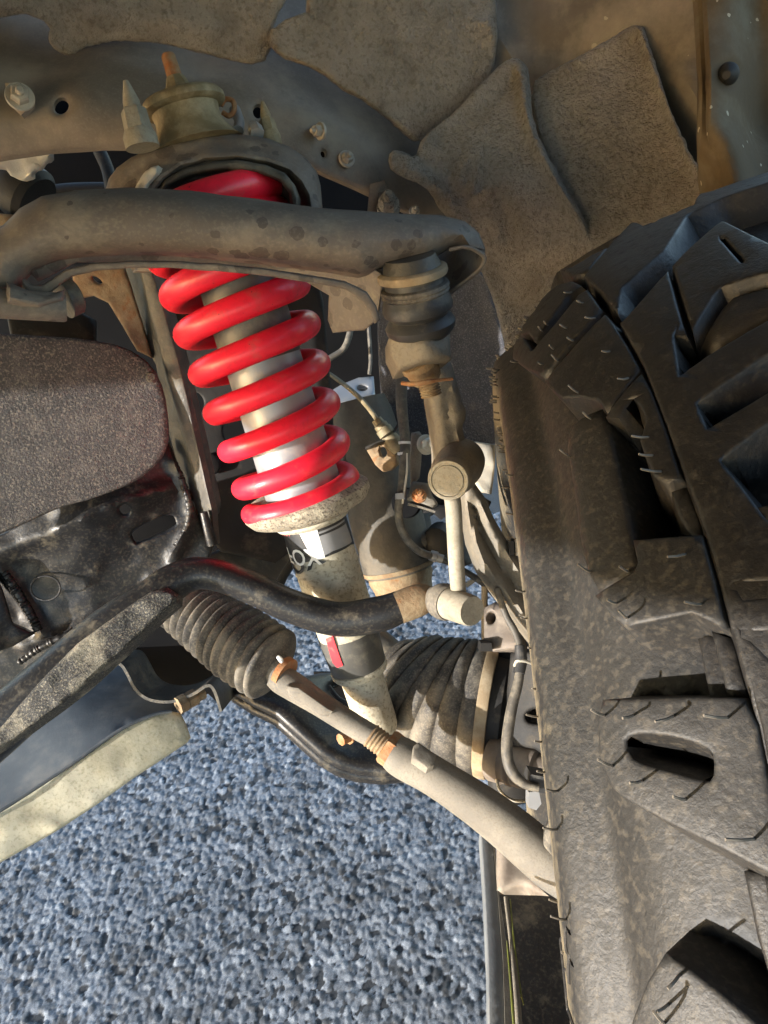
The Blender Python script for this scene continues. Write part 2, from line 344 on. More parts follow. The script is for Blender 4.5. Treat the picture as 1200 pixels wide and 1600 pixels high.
M = dict(
    panel=mat("panel_paint", (.20, .168, .135), .72, 0, DUST, .4, 14, speck=(.3, .26, .2), speck_scale=500, speck_amt=.25, bump=.15, bscale=300, bump2=.1, b2scale=30, spec=.2),
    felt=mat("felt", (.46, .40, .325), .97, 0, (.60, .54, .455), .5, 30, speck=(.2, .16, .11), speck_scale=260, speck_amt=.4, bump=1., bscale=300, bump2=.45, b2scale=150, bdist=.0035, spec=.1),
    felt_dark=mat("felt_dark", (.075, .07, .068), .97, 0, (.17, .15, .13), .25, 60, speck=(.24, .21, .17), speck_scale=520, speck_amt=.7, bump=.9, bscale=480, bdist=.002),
    felt_shaded=mat("felt_shaded", (.06, .06, .068), .97, 0, (.14, .13, .12), .2, 60, speck=(.17, .17, .18), speck_scale=600, speck_amt=.6, bump=.9, bscale=480, bdist=.002),  # dark bluish copy of the felt, shade put into the colour
    plastic=mat("liner_plastic", (.15, .127, .10), .62, 0, DUST, .4, 10, spot=(.45, .4, .3), spot_scale=45, spot_size=.07, bump=.1, bscale=400, bump2=.15, b2scale=25, spec=.2),
    arm=mat("arm_paint", (.135, .114, .097), .58, 0, (.27, .23, .175), .3, 26, spot=(.075, .062, .055), spot_scale=62, spot_size=.3, speck=(.3, .26, .2), speck_scale=420, speck_amt=.14, bump=.2, bscale=420, bump2=.12, b2scale=90, spec=.3),
    dark=mat("dark_metal", (.022, .021, .02), .6, 0, (.12, .1, .075), .16, 30, bump=.3, bscale=300, spec=.2),
    cavity=mat("cavity_shade", (.005, .005, .0055), .9, 0, bump=0, spec=.1),  # near-black stands in for the shade of openings and recesses
    black=mat("black_gloss", (.013, .013, .014), .38, 0, (.20, .17, .115), .16, 34, speck=(.25, .21, .15), speck_scale=420, speck_amt=.12, bump=.25, bscale=420, bump2=.1, b2scale=80),
    bracket=mat("bracket_metal", (.06, .055, .046), .5, .1, (.2, .17, .12), .3, 40, RUST, .12, 60, bump=.4, bscale=260, bump2=.2, b2scale=90),
    rusty=mat("rusty_metal", (.2, .13, .07), .8, 0, (.3, .24, .15), .45, 60, (.25, .12, .05), .4, 70, bump=.7, bscale=320, bump2=.3, b2scale=110),
    rust=mat("rust_orange", (.30, .115, .04), .9, 0, (.30, .21, .12), .5, 90, bump=.7, bscale=500),
    red=mat("red_powdercoat", (.86, .016, .042), .4, 0, (.50, .10, .085), .16, 55, spot=(.28, .008, .015), spot_scale=160, spot_size=.06, speck=(.5, .03, .03), speck_scale=300, speck_amt=.2, bump=.12, bscale=500, var=.12, coat=.15),
    alloy=mat("grey_alloy", (.28, .285, .295), .4, .3, (.42, .37, .28), .22, 40, bump=.12, bscale=500, var=.15),
    alloy_dark=mat("dark_alloy", (.10, .095, .085), .5, .2, (.26, .23, .17), .25, 40, bump=.2, bscale=400),
    dusty=mat("dusty_alloy", (.42, .385, .30), .75, 0, (.62, .56, .42), .5, 38, speck=(.16, .13, .09), speck_scale=330, speck_amt=.55, bump=.35, bscale=450),
    grit=mat("gritty_ring", (.30, .26, .2), .9, 0, (.55, .49, .37), .4, 80, speck=(.1, .08, .06), speck_scale=480, speck_amt=.8, bump=.8, bscale=520, bdist=.002),
    zinc=mat("yellow_zinc", (.21, .165, .09), .55, .25, (.36, .30, .19), .45, 70, RUST, .1, 80, bump=.4, bscale=480),
    bolt=mat("bolt_metal", (.42, .38, .31), .5, .4, DUSTL, .35, 120, bump=.3, bscale=700),
    knuckle=mat("cast_iron", (.17, .15, .118), .62, .1, (.225, .19, .14), .42, 30, (.17, .10, .05), .15, 45, speck=(.09, .075, .06), speck_scale=420, speck_amt=.35, bump=.45, bscale=420, bump2=.15, b2scale=90),
    link=mat("link_steel", (.25, .225, .175), .7, .1, (.33, .30, .235), .5, 55, speck=(.19, .15, .1), speck_scale=380, speck_amt=.45, bump=.4, bscale=520),
    rod=mat("tie_rod_steel", (.17, .152, .125), .72, .05, (.25, .225, .18), .4, 30, (.27, .15, .08), .1, 45, speck=(.12, .1, .08), speck_scale=600, speck_amt=.4, bump=.4, bscale=650),
    rubber=mat("boot_rubber", (.045, .041, .037), .62, 0, (.21, .185, .145), .42, 32, speck=(.35, .3, .22), speck_scale=520, speck_amt=.22, bump=.2, bscale=420),
    rubber_d=mat("boot_rubber_dark", (.03, .03, .031), .5, 0, (.17, .155, .125), .28, 40, bump=.2, bscale=420),
    tyre=mat("tyre_rubber", (.017, .0155, .0145), .46, 0, (.04, .036, .03), .22, 220, speck=(.12, .1, .075), speck_scale=500, speck_amt=.12, bump=.3, bscale=620, bump2=.12, b2scale=70),
    tyre_s=mat("tyre_sidewall", (.022, .0205, .019), .52, 0, (.036, .033, .028), .22, 380, speck=(.16, .135, .1), speck_scale=420, speck_amt=.2, bump=.3, bscale=520, bump2=.14, b2scale=60, dust_attr="dust", dust2=(.19, .155, .10)),
    tan=mat("tan_band", (.27, .20, .12), .75, .1, (.42, .35, .24), .4, 60, RUST, .1, 70, bump=.3, bscale=480),
    pink=mat("hub_steel", (.16, .13, .105), .6, .2, (.27, .23, .185), .4, 40, bump=.2, bscale=480),
    cream=mat("skid_sunlit", (.50, .45, .31), .6, 0, (.58, .54, .41), .5, 22, speck=(.30, .27, .17), speck_scale=330, speck_amt=.5, bump=.12, bscale=420, bump2=.2, b2scale=28, var=.1),  # sunlight on the skid plate edge put into the colour
    skid_in=mat("skid_shaded", (.085, .095, .105), .5, 0, (.16, .16, .155), .35, 18, bump=.15, bscale=300),  # same plate, its inner shade put into the colour
    wire=mat("wire_rubber", (.075, .068, .058), .6, 0, (.24, .21, .16), .4, 80, bump=.15, bscale=500),
    pale=mat("pale_metal", (.5, .47, .4), .5, .3, DUSTL, .3, 80, bump=.3, bscale=500),
    whisk=mat("whisker_rubber", (.15, .13, .105), .5, 0, bump=0),
    white=mat("decal_white", (.72, .71, .68), .45, 0, (.5, .44, .33), .2, 50, bump=0),
    dgrey=mat("decal_grey", (.23, .23, .235), .4, 0, (.4, .36, .28), .15, 50, bump=0),
    dblack=mat("decal_black", (.02, .02, .021), .4, 0, (.3, .26, .2), .1, 60, bump=0),
    dred=mat("decal_red", (.62, .03, .045), .45, 0, (.5, .4, .3), .12, 60, bump=0),
    dpink=mat("decal_pink", (.75, .42, .40), .5, 0, bump=0),
    ink=mat("ink_black", (.02, .005, .006), .6, 0, bump=0),
    axle=mat("axle_paint", (.08, .07, .054), .6, .1, (.16, .135, .10), .4, 25, (.2, .12, .06), .1, 45, bump=.4, bscale=300, bump2=.25, b2scale=60),
    trim=mat("trim_plastic", (.09, .066, .04), .8, 0, (.16, .14, .1), .25, 14, spot=(.45, .4, .3), spot_scale=70, spot_size=.08, bump=.1, bscale=300, bump2=.2, b2scale=30, spec=.15),
    kerb=mat("grey_strip", (.13, .14, .15), .7, 0, (.19, .19, .18), .3, 40, bump=.4, bscale=300),
    yellow=mat("reflection_yellow", (.16, .18, .03), .5, 0, (.1, .1, .05), .4, 120, bump=.2, bscale=300),  # tint of a yellow-green reflection put into the colour
)
# ------------------------------------------------------------------ ground
def ground():
    me = bpy.data.materials.new("asphalt"); me.use_nodes = True; t = me.node_tree; N, L = t.nodes, t.links; bs = N["Principled BSDF"]
    tc = N.new("ShaderNodeTexCoord")
    v = N.new("ShaderNodeTexVoronoi"); v.inputs["Scale"].default_value = 230; L.new(tc.outputs["Object"], v.inputs["Vector"])
    n = N.new("ShaderNodeTexNoise"); n.inputs["Scale"].default_value = 9; n.inputs["Detail"].default_value = 8; L.new(tc.outputs["Object"], n.inputs["Vector"])
    n2 = N.new("ShaderNodeTexNoise"); n2.inputs["Scale"].default_value = 900; n2.inputs["Detail"].default_value = 4; L.new(tc.outputs["Object"], n2.inputs["Vector"])
    r = N.new("ShaderNodeValToRGB"); e = r.color_ramp.elements
    e[0].position = 0; e[0].color = (.03, .033, .038, 1); e[1].position = 1; e[1].color = (.25, .277, .316, 1)
    for p, c in ((.4, (.12, .138, .166, 1)), (.75, (.165, .188, .224, 1))):
        q = e.new(p); q.color = c
    at = N.new("ShaderNodeAttribute"); at.attribute_name = "stone"; L.new(at.outputs["Fac"], r.inputs[0])
    def mx(f, a, b, mode):
        x = N.new("ShaderNodeMix"); x.data_type = 'RGBA'; x.blend_type = mode
        x.inputs[0].default_value = f; L.new(a, x.inputs[6]); L.new(b, x.inputs[7]); return x.outputs[2]
    rr = N.new("ShaderNodeMapRange"); rr.inputs[1].default_value = .3; rr.inputs[2].default_value = .7; rr.inputs[3].default_value = .68; rr.inputs[4].default_value = 1.3; L.new(n.outputs["Fac"], rr.inputs[0])
    r2 = N.new("ShaderNodeMapRange"); r2.inputs[1].default_value = .3; r2.inputs[2].default_value = .7; r2.inputs[3].default_value = .6; r2.inputs[4].default_value = 1.4; L.new(n2.outputs["Fac"], r2.inputs[0])
    c = mx(1, r.outputs[0], rr.outputs[0], 'MULTIPLY'); c = mx(1, c, r2.outputs[0], 'MULTIPLY')
    L.new(c, bs.inputs["Base Color"]); bs.inputs["Roughness"].default_value = .6
    b = N.new("ShaderNodeBump"); b.inputs["Strength"].default_value = .6; b.inputs["Distance"].default_value = .0015; L.new(n2.outputs["Fac"], b.inputs["Height"]); L.new(b.outputs[0], bs.inputs["Normal"])
    M["asphalt"] = me
    # fine patch of aggregate under the wheel arch
    x0, x1, y0, y1, st = -.70, .34, .05, 1.24, .0019
    nx, ny = int((x1 - x0) / st), int((y1 - y0) / st)
    X, Y = np.meshgrid(np.linspace(x0, x1, nx), np.linspace(y0, y1, ny)); Pp = np.stack([X.ravel(), Y.ravel()], 1)
    def stones(P, cell, seed):
        q = P / cell; i = np.floor(q).astype(int); best = np.full(len(P), 9.); hh = np.zeros(len(P)); tl = np.zeros(len(P))
        for dx in (-1, 0, 1):
            for dy in (-1, 0, 1):
                a, b_ = i[:, 0] + dx, i[:, 1] + dy
                n_ = ((a * 73856093) ^ (b_ * 19349663) ^ seed) & 0x7fffffff; n_ = (n_ * (n_ * n_ % 15731 + 789221) + 1376312589) & 0x7fffffff
                jx = (n_ % 1009) / 1009; jy = (n_ // 1009 % 1013) / 1013; hz = (n_ // 7919 % 997) / 997; asp = .75 + .6 * (n_ // 331 % 991) / 991
                ex, ey = q[:, 0] - a - jx, q[:, 1] - b_ - jy
                d = np.sqrt(ex * ex * asp + ey * ey / asp); m = d < best
                best = np.where(m, d, best); hh = np.where(m, hz, hh); an = hz * 40.7; tl = np.where(m, np.cos(an) * ex + np.sin(an) * ey, tl)
        return best, hh, tl
    d1, h1, t1 = stones(Pp, .0084, 11); d2, h2, t2 = stones(Pp, .0046, 77)
    z1 = np.clip((1.02 - d1 * 1.2) * 2.0, 0, 1) * (.0012 + .0026 * h1 + .0016 * t1); z2 = np.clip((1.02 - d2 * 1.2) * 2.0, 0, 1) * (.0006 + .0016 * h2 + .0008 * t2)
    pit = (h1 < .07); z1 = np.where(pit, 0, z1); z2 = np.where(pit, z2 * .2, z2)
    z = np.maximum(z1, z2) * .62 + .2 * z2; shade = np.where(z1 > z2, h1 * 7.31 % 1, h2 * 5.17 % 1); shade = np.where(h1 < .07, 0.0, shade)
    P3 = np.c_[Pp, z]; z = z + .001 * noise3(P3, 9) + .0007 * noise3(P3, 420, 5) - .003
    fade = np.minimum(np.minimum(Pp[:, 0] - x0, x1 - Pp[:, 0]), np.minimum(Pp[:, 1] - y0, y1 - Pp[:, 1])); z = np.where(fade < .004, -.004, z)
    V = np.c_[Pp, z].astype(np.float32)
    idx = np.arange(nx * ny).reshape(ny, nx); Q = np.stack([idx[:-1, :-1], idx[:-1, 1:], idx[1:, 1:], idx[1:, :-1]], -1).reshape(-1, 4)
    g = bpy.data.meshes.new("asphalt_aggregate"); g.vertices.add(len(V)); g.vertices.foreach_set("co", V.ravel())
    g.loops.add(Q.size); g.loops.foreach_set("vertex_index", Q.ravel().astype(np.int32)); g.polygons.add(len(Q)); g.polygons.foreach_set("loop_start", np.arange(0, Q.size, 4, dtype=np.int32))
    g.update(calc_edges=True); ga = g.attributes.new("stone", 'FLOAT', 'POINT'); ga.data.foreach_set("value", shade.astype(np.float32)); g.polygons.foreach_set("use_smooth", [True] * len(Q)); g.materials.append(me)
    o = bpy.data.objects.new("asphalt_gravel", g); COL.objects.link(o); o["kind"] = "stuff"
    tag(o, "coarse bluish grey asphalt aggregate on the ground below the suspension", "gravel")
    R = 60
    def ring(lo, hi):  # ground sheet around and below the patch, reaching the horizon
        return [(-R, -R, .001), (R, -R, .001), (R, R, .001), (-R, R, .001)]
    G = mk("asphalt_road", (np.array(ring(0, 0)) - [0, 0, .004], [(0, 1, 2, 3)]), me); G["kind"] = "structure"
    tag(G, "bluish grey asphalt road the vehicle stands on", "road")
ground()
# ------------------------------------------------------------------ the strut: positions along its axis
SA, SB = W(262, 85, .55), W(588, 1130, .70)
SX = unit(SB - SA); SLEN = np.linalg.norm(SB - SA)
_t = np.linspace(-.1, 1.3, 1500); _v = PX(SA + (SB - SA) * _t[:, None])
def st(v): return float(np.interp(v, _v[:, 1], _t)) * SLEN
def sd(v): return float(np.interp(v, _v[:, 1], _v[:, 2]))
def sp_(v): return SA + SX * st(v)
SE1 = unit(-(FW - SX * (FW @ SX))); SE2 = np.cross(SX, SE1)       # SE1 faces the camera
def slathe(prof, seg=64): return lathe_w(SA, SX, [(st(v), r * sd(v) / F) for v, r in prof], seg, SE1)
def scyl(phi, t, r):
    phi, t, r = np.asarray(phi), np.asarray(t), np.asarray(r)
    return SA + t[..., None] * SX + r[..., None] * (np.cos(phi)[..., None] * SE1 + np.sin(phi)[..., None] * SE2)
def invert(fn, uv, g, it=12, h=(1e-4, 1e-4), lim=(.3, .05)):
    g = np.array(g, float)
    for _ in range(it):
        p = PX(fn(*g))[:2]; e = np.array(uv) - p
        J = np.stack([(PX(fn(g[0] + h[0], g[1]))[:2] - p) / h[0], (PX(fn(g[0], g[1] + h[1]))[:2] - p) / h[1]], 1)
        s = np.linalg.lstsq(J + np.eye(2) * 1e-9, e, rcond=None)[0]; g += np.clip(s, -np.array(lim), np.array(lim))
    return g
def flat_text(s, size=1.0, bold=0.0):
    """letters as 2-D triangles, width normalised by size"""
    c = bpy.data.curves.new("t", 'FONT'); c.body = s; c.size = size; c.offset = bold; c.resolution_u = 3
    o = bpy.data.objects.new("t", c); COL.objects.link(o)
    me = o.to_mesh(); V = np.array([v.co[:2] for v in me.vertices]); T = [tuple(p.vertices) for p in me.polygons]
    o.to_mesh_clear(); bpy.data.objects.remove(o); bpy.data.curves.remove(c)
    return V, T
# ------------------------------------------------------------------ wheel-well sheet metal and lining
RAIL = thing("inner_fender_panel", "dusty grey brown painted steel panel with bolts and holes above the strut", "body panel", W(300, 150, .64))
oval = lambda u, v, a, b, n=18, rot=0: [(u + a * math.cos(x) * math.cos(rot) - b * math.sin(x) * math.sin(rot), v + a * math.cos(x) * math.sin(rot) + b * math.sin(x) * math.cos(rot)) for x in np.linspace(0, 2 * math.pi, n, endpoint=False)]
RD = [(-80, -60, .60), (300, -60, .66), (700, -60, .72), (-80, 70, .635), (100, 92, .645), (300, 115, .66), (500, 150, .70), (640, 200, .74), (-80, 118, .60), (120, 135, .612), (300, 160, .63), (470, 190, .67), (600, 240, .715),
      (-80, 200, .598), (120, 195, .61), (300, 215, .63), (450, 235, .665), (600, 300, .72), (-80, 245, .615), (120, 235, .628), (330, 260, .65), (700, 350, .745)]
mk("panel", sheet([(-90, -70), (760, -70), (760, 200), (720, 345), (665, 352), (640, 335), (572, 303), (505, 272), (470, 255), (420, 240), (330, 236), (160, 232), (80, 238), (0, 249), (-90, 258)], RD,
   holes=[oval(97, 167, 11, 13, rot=.4), oval(403, 174, 8, 11), oval(505, 240, 4, 6), ], thick=.004, edge=(14, .006), res=15, bumps=[([(480, 175), (540, 215), (590, 290)], 18, .004), ([(540, 190), (585, 230), (640, 330)], 9, -.003)], rough=.0012, rscale=25), M["panel"], RAIL)
mk("backing", sheet([(-60, 120), (560, 120), (560, 262), (420, 226), (-60, 226)], [(-60, 150, .68), (560, 150, .74), (300, 230, .70)], thick=.004, res=60), M["cavity"], RAIL)  # black sheet paints the shade seen through the panel holes
ax_n = unit(-FW + .15 * UP)
for (u, v, d, r, a) in ((31, 152, .596, 15, -FW + .5 * RT), (502, 205, .668, 9, -FW * .7 - .8 * RT - .3 * UP), (541, 249, .69, 9, -FW + .4 * RT), (647, 331, .722, 6, -FW + .2 * RT)):
    mk("bolt", hexbolt(u, v, d, r, a, .007 if r > 10 else .006), M["bolt"], RAIL)
mk("tab", prism([(8, 130), (25, 128), (50, 152), (48, 165), (33, 180), (12, 160)], .602, .006), M["panel"], RAIL)
mk("rough_nut", join([hexbolt(607, 326, .70, 16, -FW + .3 * UP, .012, 1.15, .5)]), M["grit"], RAIL)
mk("clip_tab", prism([(578, 288), (600, 282), (606, 296), (592, 302), (588, 330), (574, 330)], .70, .006), M["panel"], RAIL)
mk("clip_ring", join([tube([(345, 165, .575, 4), (352, 155, .575, 4), (364, 158, .575, 4), (366, 172, .575, 4), (358, 181, .575, 4), (348, 176, .575, 4)], 24, 10)]), M["rust"], RAIL)
for (u, v) in ((124, 203), (10, 230), (217, 212)): mk("drain_hole_plug", lathe_w(W(u, v, .606 if u < 200 else .617), -FW, [(0, 0), (0, .0016), (.0004, .0014), (.0004, 0)], 12), M["cavity"], RAIL)
# bracket casting and cavity at the far left
CAST = thing("engine_mount_casting", "rough pale aluminium casting under the panel edge at far left", "casting", W(40, 260, .66))
mk("casting", sheet([(-60, 246), (0, 244), (80, 238), (84, 250), (72, 256), (66, 266), (54, 272), (56, 280), (35, 283), (18, 276), (10, 266), (-60, 272)], [(0, 250, .64), (80, 250, .65), (30, 282, .66)], thick=.05, edge=(8, .006), rough=.004, rscale=160, res=6), M["pale"], CAST)
mk("mount_rubber", lathe((20, 285, .72), (60, 315, .72), [(0, 40), (.3, 46), (.8, 46), (1, 38), (1, 0)]), M["dark"], CAST)
# structure behind everything, its shade painted black
BH = thing("engine_bay_bulkhead", "inner body structure behind the suspension, its shade painted black", "body structure", W(450, 500, 1.15))
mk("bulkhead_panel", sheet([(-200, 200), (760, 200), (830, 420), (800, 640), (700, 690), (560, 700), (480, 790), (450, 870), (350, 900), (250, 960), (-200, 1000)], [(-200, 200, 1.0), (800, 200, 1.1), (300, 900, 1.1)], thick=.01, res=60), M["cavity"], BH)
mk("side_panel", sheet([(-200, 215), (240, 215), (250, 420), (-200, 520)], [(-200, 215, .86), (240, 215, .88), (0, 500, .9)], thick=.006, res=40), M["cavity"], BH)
mk("harness_tube", tube([(40, 310, .80, 13), (110, 300, .80, 13), (190, 298, .80, 12), (250, 300, .8, 12)], 20, 14), M["dark"], BH)
mk("rib", tube([(155, 235, .78, 10), (168, 265, .78, 10), (176, 300, .78, 11)], 12, 12), M["dark"], BH)
mk("painted_bracket", sheet([(-40, 330), (20, 335), (14, 350), (8, 372), (-40, 380)], [(0, 350, .7)], thick=.01, edge=(4, .002)), M["rusty"], BH)
mk("hose", tube([(515, 560, .95, 5), (537, 545, .95, 5), (547, 518, .95, 5), (545, 500, .95, 5)], 20, 12), M["wire"], BH)
mk("rod", tube([(576, 510, .98, 3), (579, 560, .98, 3), (577, 585, .98, 3)], 8, 8), M["wire"], BH)
mk("steel_bracket", sheet([(515, 612), (535, 600), (560, 590), (584, 588), (586, 616), (562, 622), (545, 630), (520, 628)], [(515, 612, .96), (586, 590, .98), (560, 630, .95)], holes=[oval(566, 606, 9, 5)], thick=.008, edge=(4, .002), res=7), M["alloy"], BH)
# plate behind the spring with round holes
PL = thing("spring_tower_plate", "dark steel tower plate with round holes behind the red spring", "bracket plate", W(370, 640, .8))
mk("plate", sheet([(215, 330), (470, 330), (505, 470), (520, 640), (525, 760), (480, 800), (470, 850), (430, 880), (345, 862), (320, 830)], [(225, 330, .74), (505, 470, .78), (335, 850, .80)],
   holes=[oval(302, 632, 17, 20), oval(372, 672, 24, 26)], thick=.006, edge=(5, .002), res=14, bumps=[([(327, 726), (328, 727)], 15, -.003)], rough=.001, rscale=60), M["dark"], PL)
mk("plug", lathe((328, 726, .785), (327, 725, .778), [(0, 17), (.8, 17), (1, 14), (1, 0)], 28), M["dark"], PL)
LP = thing("cross_brace_plate", "grey brown steel brace plate below the spring behind the sway bar", "plate", W(390, 870, .84))
mk("plate", sheet([(322, 868), (380, 842), (442, 818), (470, 850), (440, 892), (425, 918), (395, 905), (350, 900)], [(322, 868, .80), (445, 818, .86), (425, 918, .84)], thick=.006, edge=(4, .002), bumps=[([(325, 872), (440, 822)], 3, .002)], rough=.001, rscale=50), M["bracket"], LP)
mk("rib", tube([(425, 925, .88, 14), (440, 895, .88, 12), (458, 870, .88, 12)], 16, 14), M["dark"], LP)
# diagonal tower post
PO = thing("tower_post", "narrow diagonal steel tower post left of the red spring, rusty at its top", "post", W(250, 600, .68))
mk("web", sheet([(150, 405), (232, 405), (245, 450), (276, 560), (305, 680), (332, 800), (336, 852), (318, 856), (296, 790), (262, 670), (244, 570), (215, 520), (180, 470)], [(150, 420, .70), (232, 410, .645), (330, 850, .72)], thick=.006, edge=(5, .002), res=10, rough=.0015, rscale=70), M["bracket"], PO)
mk("rim", sheet([(214, 404), (231, 404), (247, 450), (279, 560), (308, 680), (333, 792), (331, 812), (322, 808), (288, 690), (258, 580), (232, 480)], [(214, 404, .632), (231, 404, .63), (330, 810, .712)], thick=.018, edge=(5, .003), res=8), M["bracket"], PO)
mk("rusty_gusset", sheet([(112, 424), (160, 405), (190, 405), (205, 450), (228, 525), (238, 560), (214, 548), (192, 510), (170, 474), (146, 462), (118, 468)], [(112, 430, .64), (200, 410, .645), (225, 540, .675)], thick=.006, edge=(5, .003), res=7, rough=.0015, rscale=110, holes=[oval(152, 438, 9, 4, rot=.6)]), M["rusty"], PO)
mk("weld_tip", tube([(318, 800, .70, 6), (326, 830, .705, 8), (332, 850, .71, 9)], 10, 12), M["black"], PO)
# felt splash panel and the bracket above it
SF = thing("splash_shield", "flat brown grey felt splash shield with rounded corner at left", "splash shield", W(120, 660, .66))
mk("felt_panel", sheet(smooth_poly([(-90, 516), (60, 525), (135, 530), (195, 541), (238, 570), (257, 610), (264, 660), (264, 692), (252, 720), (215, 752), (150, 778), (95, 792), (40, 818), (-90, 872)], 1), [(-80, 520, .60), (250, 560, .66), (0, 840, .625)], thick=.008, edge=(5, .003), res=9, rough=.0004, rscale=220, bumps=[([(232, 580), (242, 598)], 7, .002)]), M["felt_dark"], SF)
mk("edge_rivet", lathe((238, 590, .655), (236, 589, .648), [(0, 9), (.5, 9), (1, 6), (1, 0)], 20), M["felt_dark"], SF)
SBR = thing("shield_bracket", "dark bolted bracket above the felt splash shield", "bracket", W(60, 510, .68))
mk("bracket", sheet([(10, 490), (110, 480), (150, 500), (150, 545), (20, 545)], [(10, 490, .68), (150, 500, .70), (20, 545, .68)], thick=.006), M["dark"], SBR)
mk("bolt", hexbolt(47, 511, .675, 11, -FW, .004), M["dark"], SBR)
# black lower crossmember
CM = thing("crossmember", "glossy black oily crossmember with slot and weld beads at lower left", "crossmember", W(150, 880, .70))
CD = [(-90, 880, .66), (-90, 1000, .68), (-90, 1150, .70), (100, 800, .665), (200, 778, .68), (265, 740, .70), (290, 860, .715), (180, 870, .70), (60, 900, .69), (40, 1000, .70), (120, 960, .70), (300, 900, .72), (130, 822, .668), (220, 800, .69)]
mk("body", sheet([(-90, 860), (0, 835), (95, 785), (190, 755), (250, 715), (264, 690), (276, 720), (300, 780), (318, 830), (336, 852), (320, 890), (250, 930), (160, 985), (80, 1060), (0, 1140), (-90, 1210)], CD,
   holes=[oval(195, 797, 9, 9), smooth_poly([(203, 829), (267, 800), (276, 816), (275, 824), (215, 852), (208, 846)], 2)], thick=.006, edge=(6, .003), res=9,
   bumps=[([(-90, 905), (0, 862), (90, 828), (150, 800), (205, 780), (258, 764)], 14, .009), ([(272, 722), (292, 775), (298, 805), (288, 835), (270, 868)], 9, .006), ([(0, 890), (25, 920), (45, 955), (62, 985)], 11, .008), ([(30, 1010), (100, 990), (200, 935), (270, 885)], 7, .005)], rough=.0014, rscale=90), M["black"], CM)
_c = [(71 + 23 * math.cos(x), 919 + 19 * math.sin(x), .684, 1.6) for x in np.linspace(0, 2 * math.pi, 25)]
mk("stamped_ring", tube(_c, 48, 6), M["black"], CM)
for path, r in (([(272, 722, .70, 6), (284, 750, .702, 7), (296, 790, .706, 7), (292, 822, .708, 6), (276, 850, .71, 6), (268, 870, .71, 5)], 1), ([(2, 888, .676, 8), (22, 918, .68, 9), (45, 955, .688, 9), (60, 985, .692, 8)], 1), ([(30, 1035, .69, 6), (70, 1008, .69, 7), (140, 975, .695, 6), (200, 940, .70, 5)], 1)):
    q = spline(path, 90); C = W(q[:, 0], q[:, 1], q[:, 2]); rr = q[:, 3] * q[:, 2] / F * .8 * (1 + .08 * np.sin(np.arange(90) * 1.15) + .07 * rng.normal(size=90))
    mk("weld_bead", sweep(C, rr, 12), M["black"], CM)
mk("slot_back", sheet([(160, 760), (310, 760), (310, 880), (160, 880)], [(240, 825, .80)], thick=.004, res=60), M["cavity"], CM)  # black sheet paints the shade inside the slot
mk("end_plate", sheet([(-90, 905), (-5, 895), (10, 940), (22, 975), (55, 990), (20, 1010), (-90, 1050)], [(-90, 905, .645), (0, 900, .668), (0, 1000, .67)], thick=.01, edge=(6, .003), res=10, rough=.002, rscale=80), M["black"], CM)
# lining felt
def felt(name, label, outline, ctrl, bumps=(), m="felt", rough=.0016, rs=210, res=6, edge=(7, .004), sm=1, thick=.008):
    o = mk(name, sheet(outline, ctrl, thick=thick, edge=edge, res=res, bumps=bumps, rough=rough, rscale=rs, smooth=sm), M[m]); return o
o = felt("felt_liner", "", [(-100, -90), (420, -90), (470, -40), (425, 40), (428, 66), (410, 104), (340, 90), (265, 70), (190, 62), (135, 72), (112, 88), (88, 82), (74, 62), (80, 40), (40, 20), (-20, 10), (-100, 0)],
         [(-100, -90, .54), (430, -90, .61), (80, 60, .61), (410, 100, .655), (200, 40, .62), (0, 0, .575)], [([(150, 20), (230, 30), (320, 45)], 25, .005)])
tag(o, "tan fuzzy felt lining with wavy lower edge at top left above the steel panel", "felt lining")
o = felt("felt_liner", "", [(424, -90), (760, -90), (780, 40), (770, 120), (735, 150), (700, 185), (672, 208), (655, 222), (640, 215), (622, 196), (580, 162), (530, 135), (505, 112), (470, 98), (440, 88), (418, 62), (425, 40), (500, 10)],
         [(424, -90, .60), (760, -90, .66), (430, 75, .64), (640, 210, .70), (770, 120, .70), (560, 60, .66)], [([(760, 40), (790, 80), (810, 120)], 18, .006)])
tag(o, "broad tan felt lining in the middle of the arch, curving over the bolted panel", "felt lining")
FL = [(605, 245), (618, 232), (648, 250), (660, 212), (700, 185), (740, 142), (785, 98), (805, 88), (822, 100), (826, 128), (830, 195), (868, 270), (918, 352), (935, 420), (890, 520), (840, 600), (800, 610), (790, 545), (772, 470), (752, 425), (735, 385), (715, 350), (690, 335), (672, 298), (650, 285), (612, 270)]
o = felt("felt_liner", "", FL, [(605, 250, .665), (805, 92, .66), (700, 200, .655), (920, 360, .64), (760, 430, .70), (820, 600, .76), (800, 250, .64), (700, 300, .675)],
         [([(812, 110), (828, 195), (862, 270), (912, 352)], 9, .010), ([(735, 240), (715, 285)], 9, .006), ([(752, 235), (738, 300)], 8, .005), ([(690, 215), (770, 160), (805, 120)], 14, -.006), ([(790, 330), (810, 400)], 14, -.006), ([(640, 262), (690, 300), (730, 360)], 12, .005), ([(765, 440), (800, 540)], 12, .006)], res=6, rough=.0018)
tag(o, "tan felt lining sheet with folded ridge, draped between the control arm and the tyre", "felt lining")
o = felt("felt_liner", "", [(826, 132), (868, 106), (935, 72), (985, 40), (1003, 38), (1012, 60), (1050, 180), (1078, 238), (1104, 285), (1120, 420), (930, 440), (900, 340), (866, 275), (840, 210)],
         [(826, 132, .665), (1000, 40, .64), (1110, 290, .60), (910, 350, .645), (1100, 400, .62), (930, 180, .64)], [([(1002, 45), (1035, 140), (1070, 225), (1110, 300)], 11, .008), ([(835, 132), (930, 80), (1000, 42)], 9, .004), ([(930, 150), (960, 230)], 30, .004)], res=6, rough=.0018)
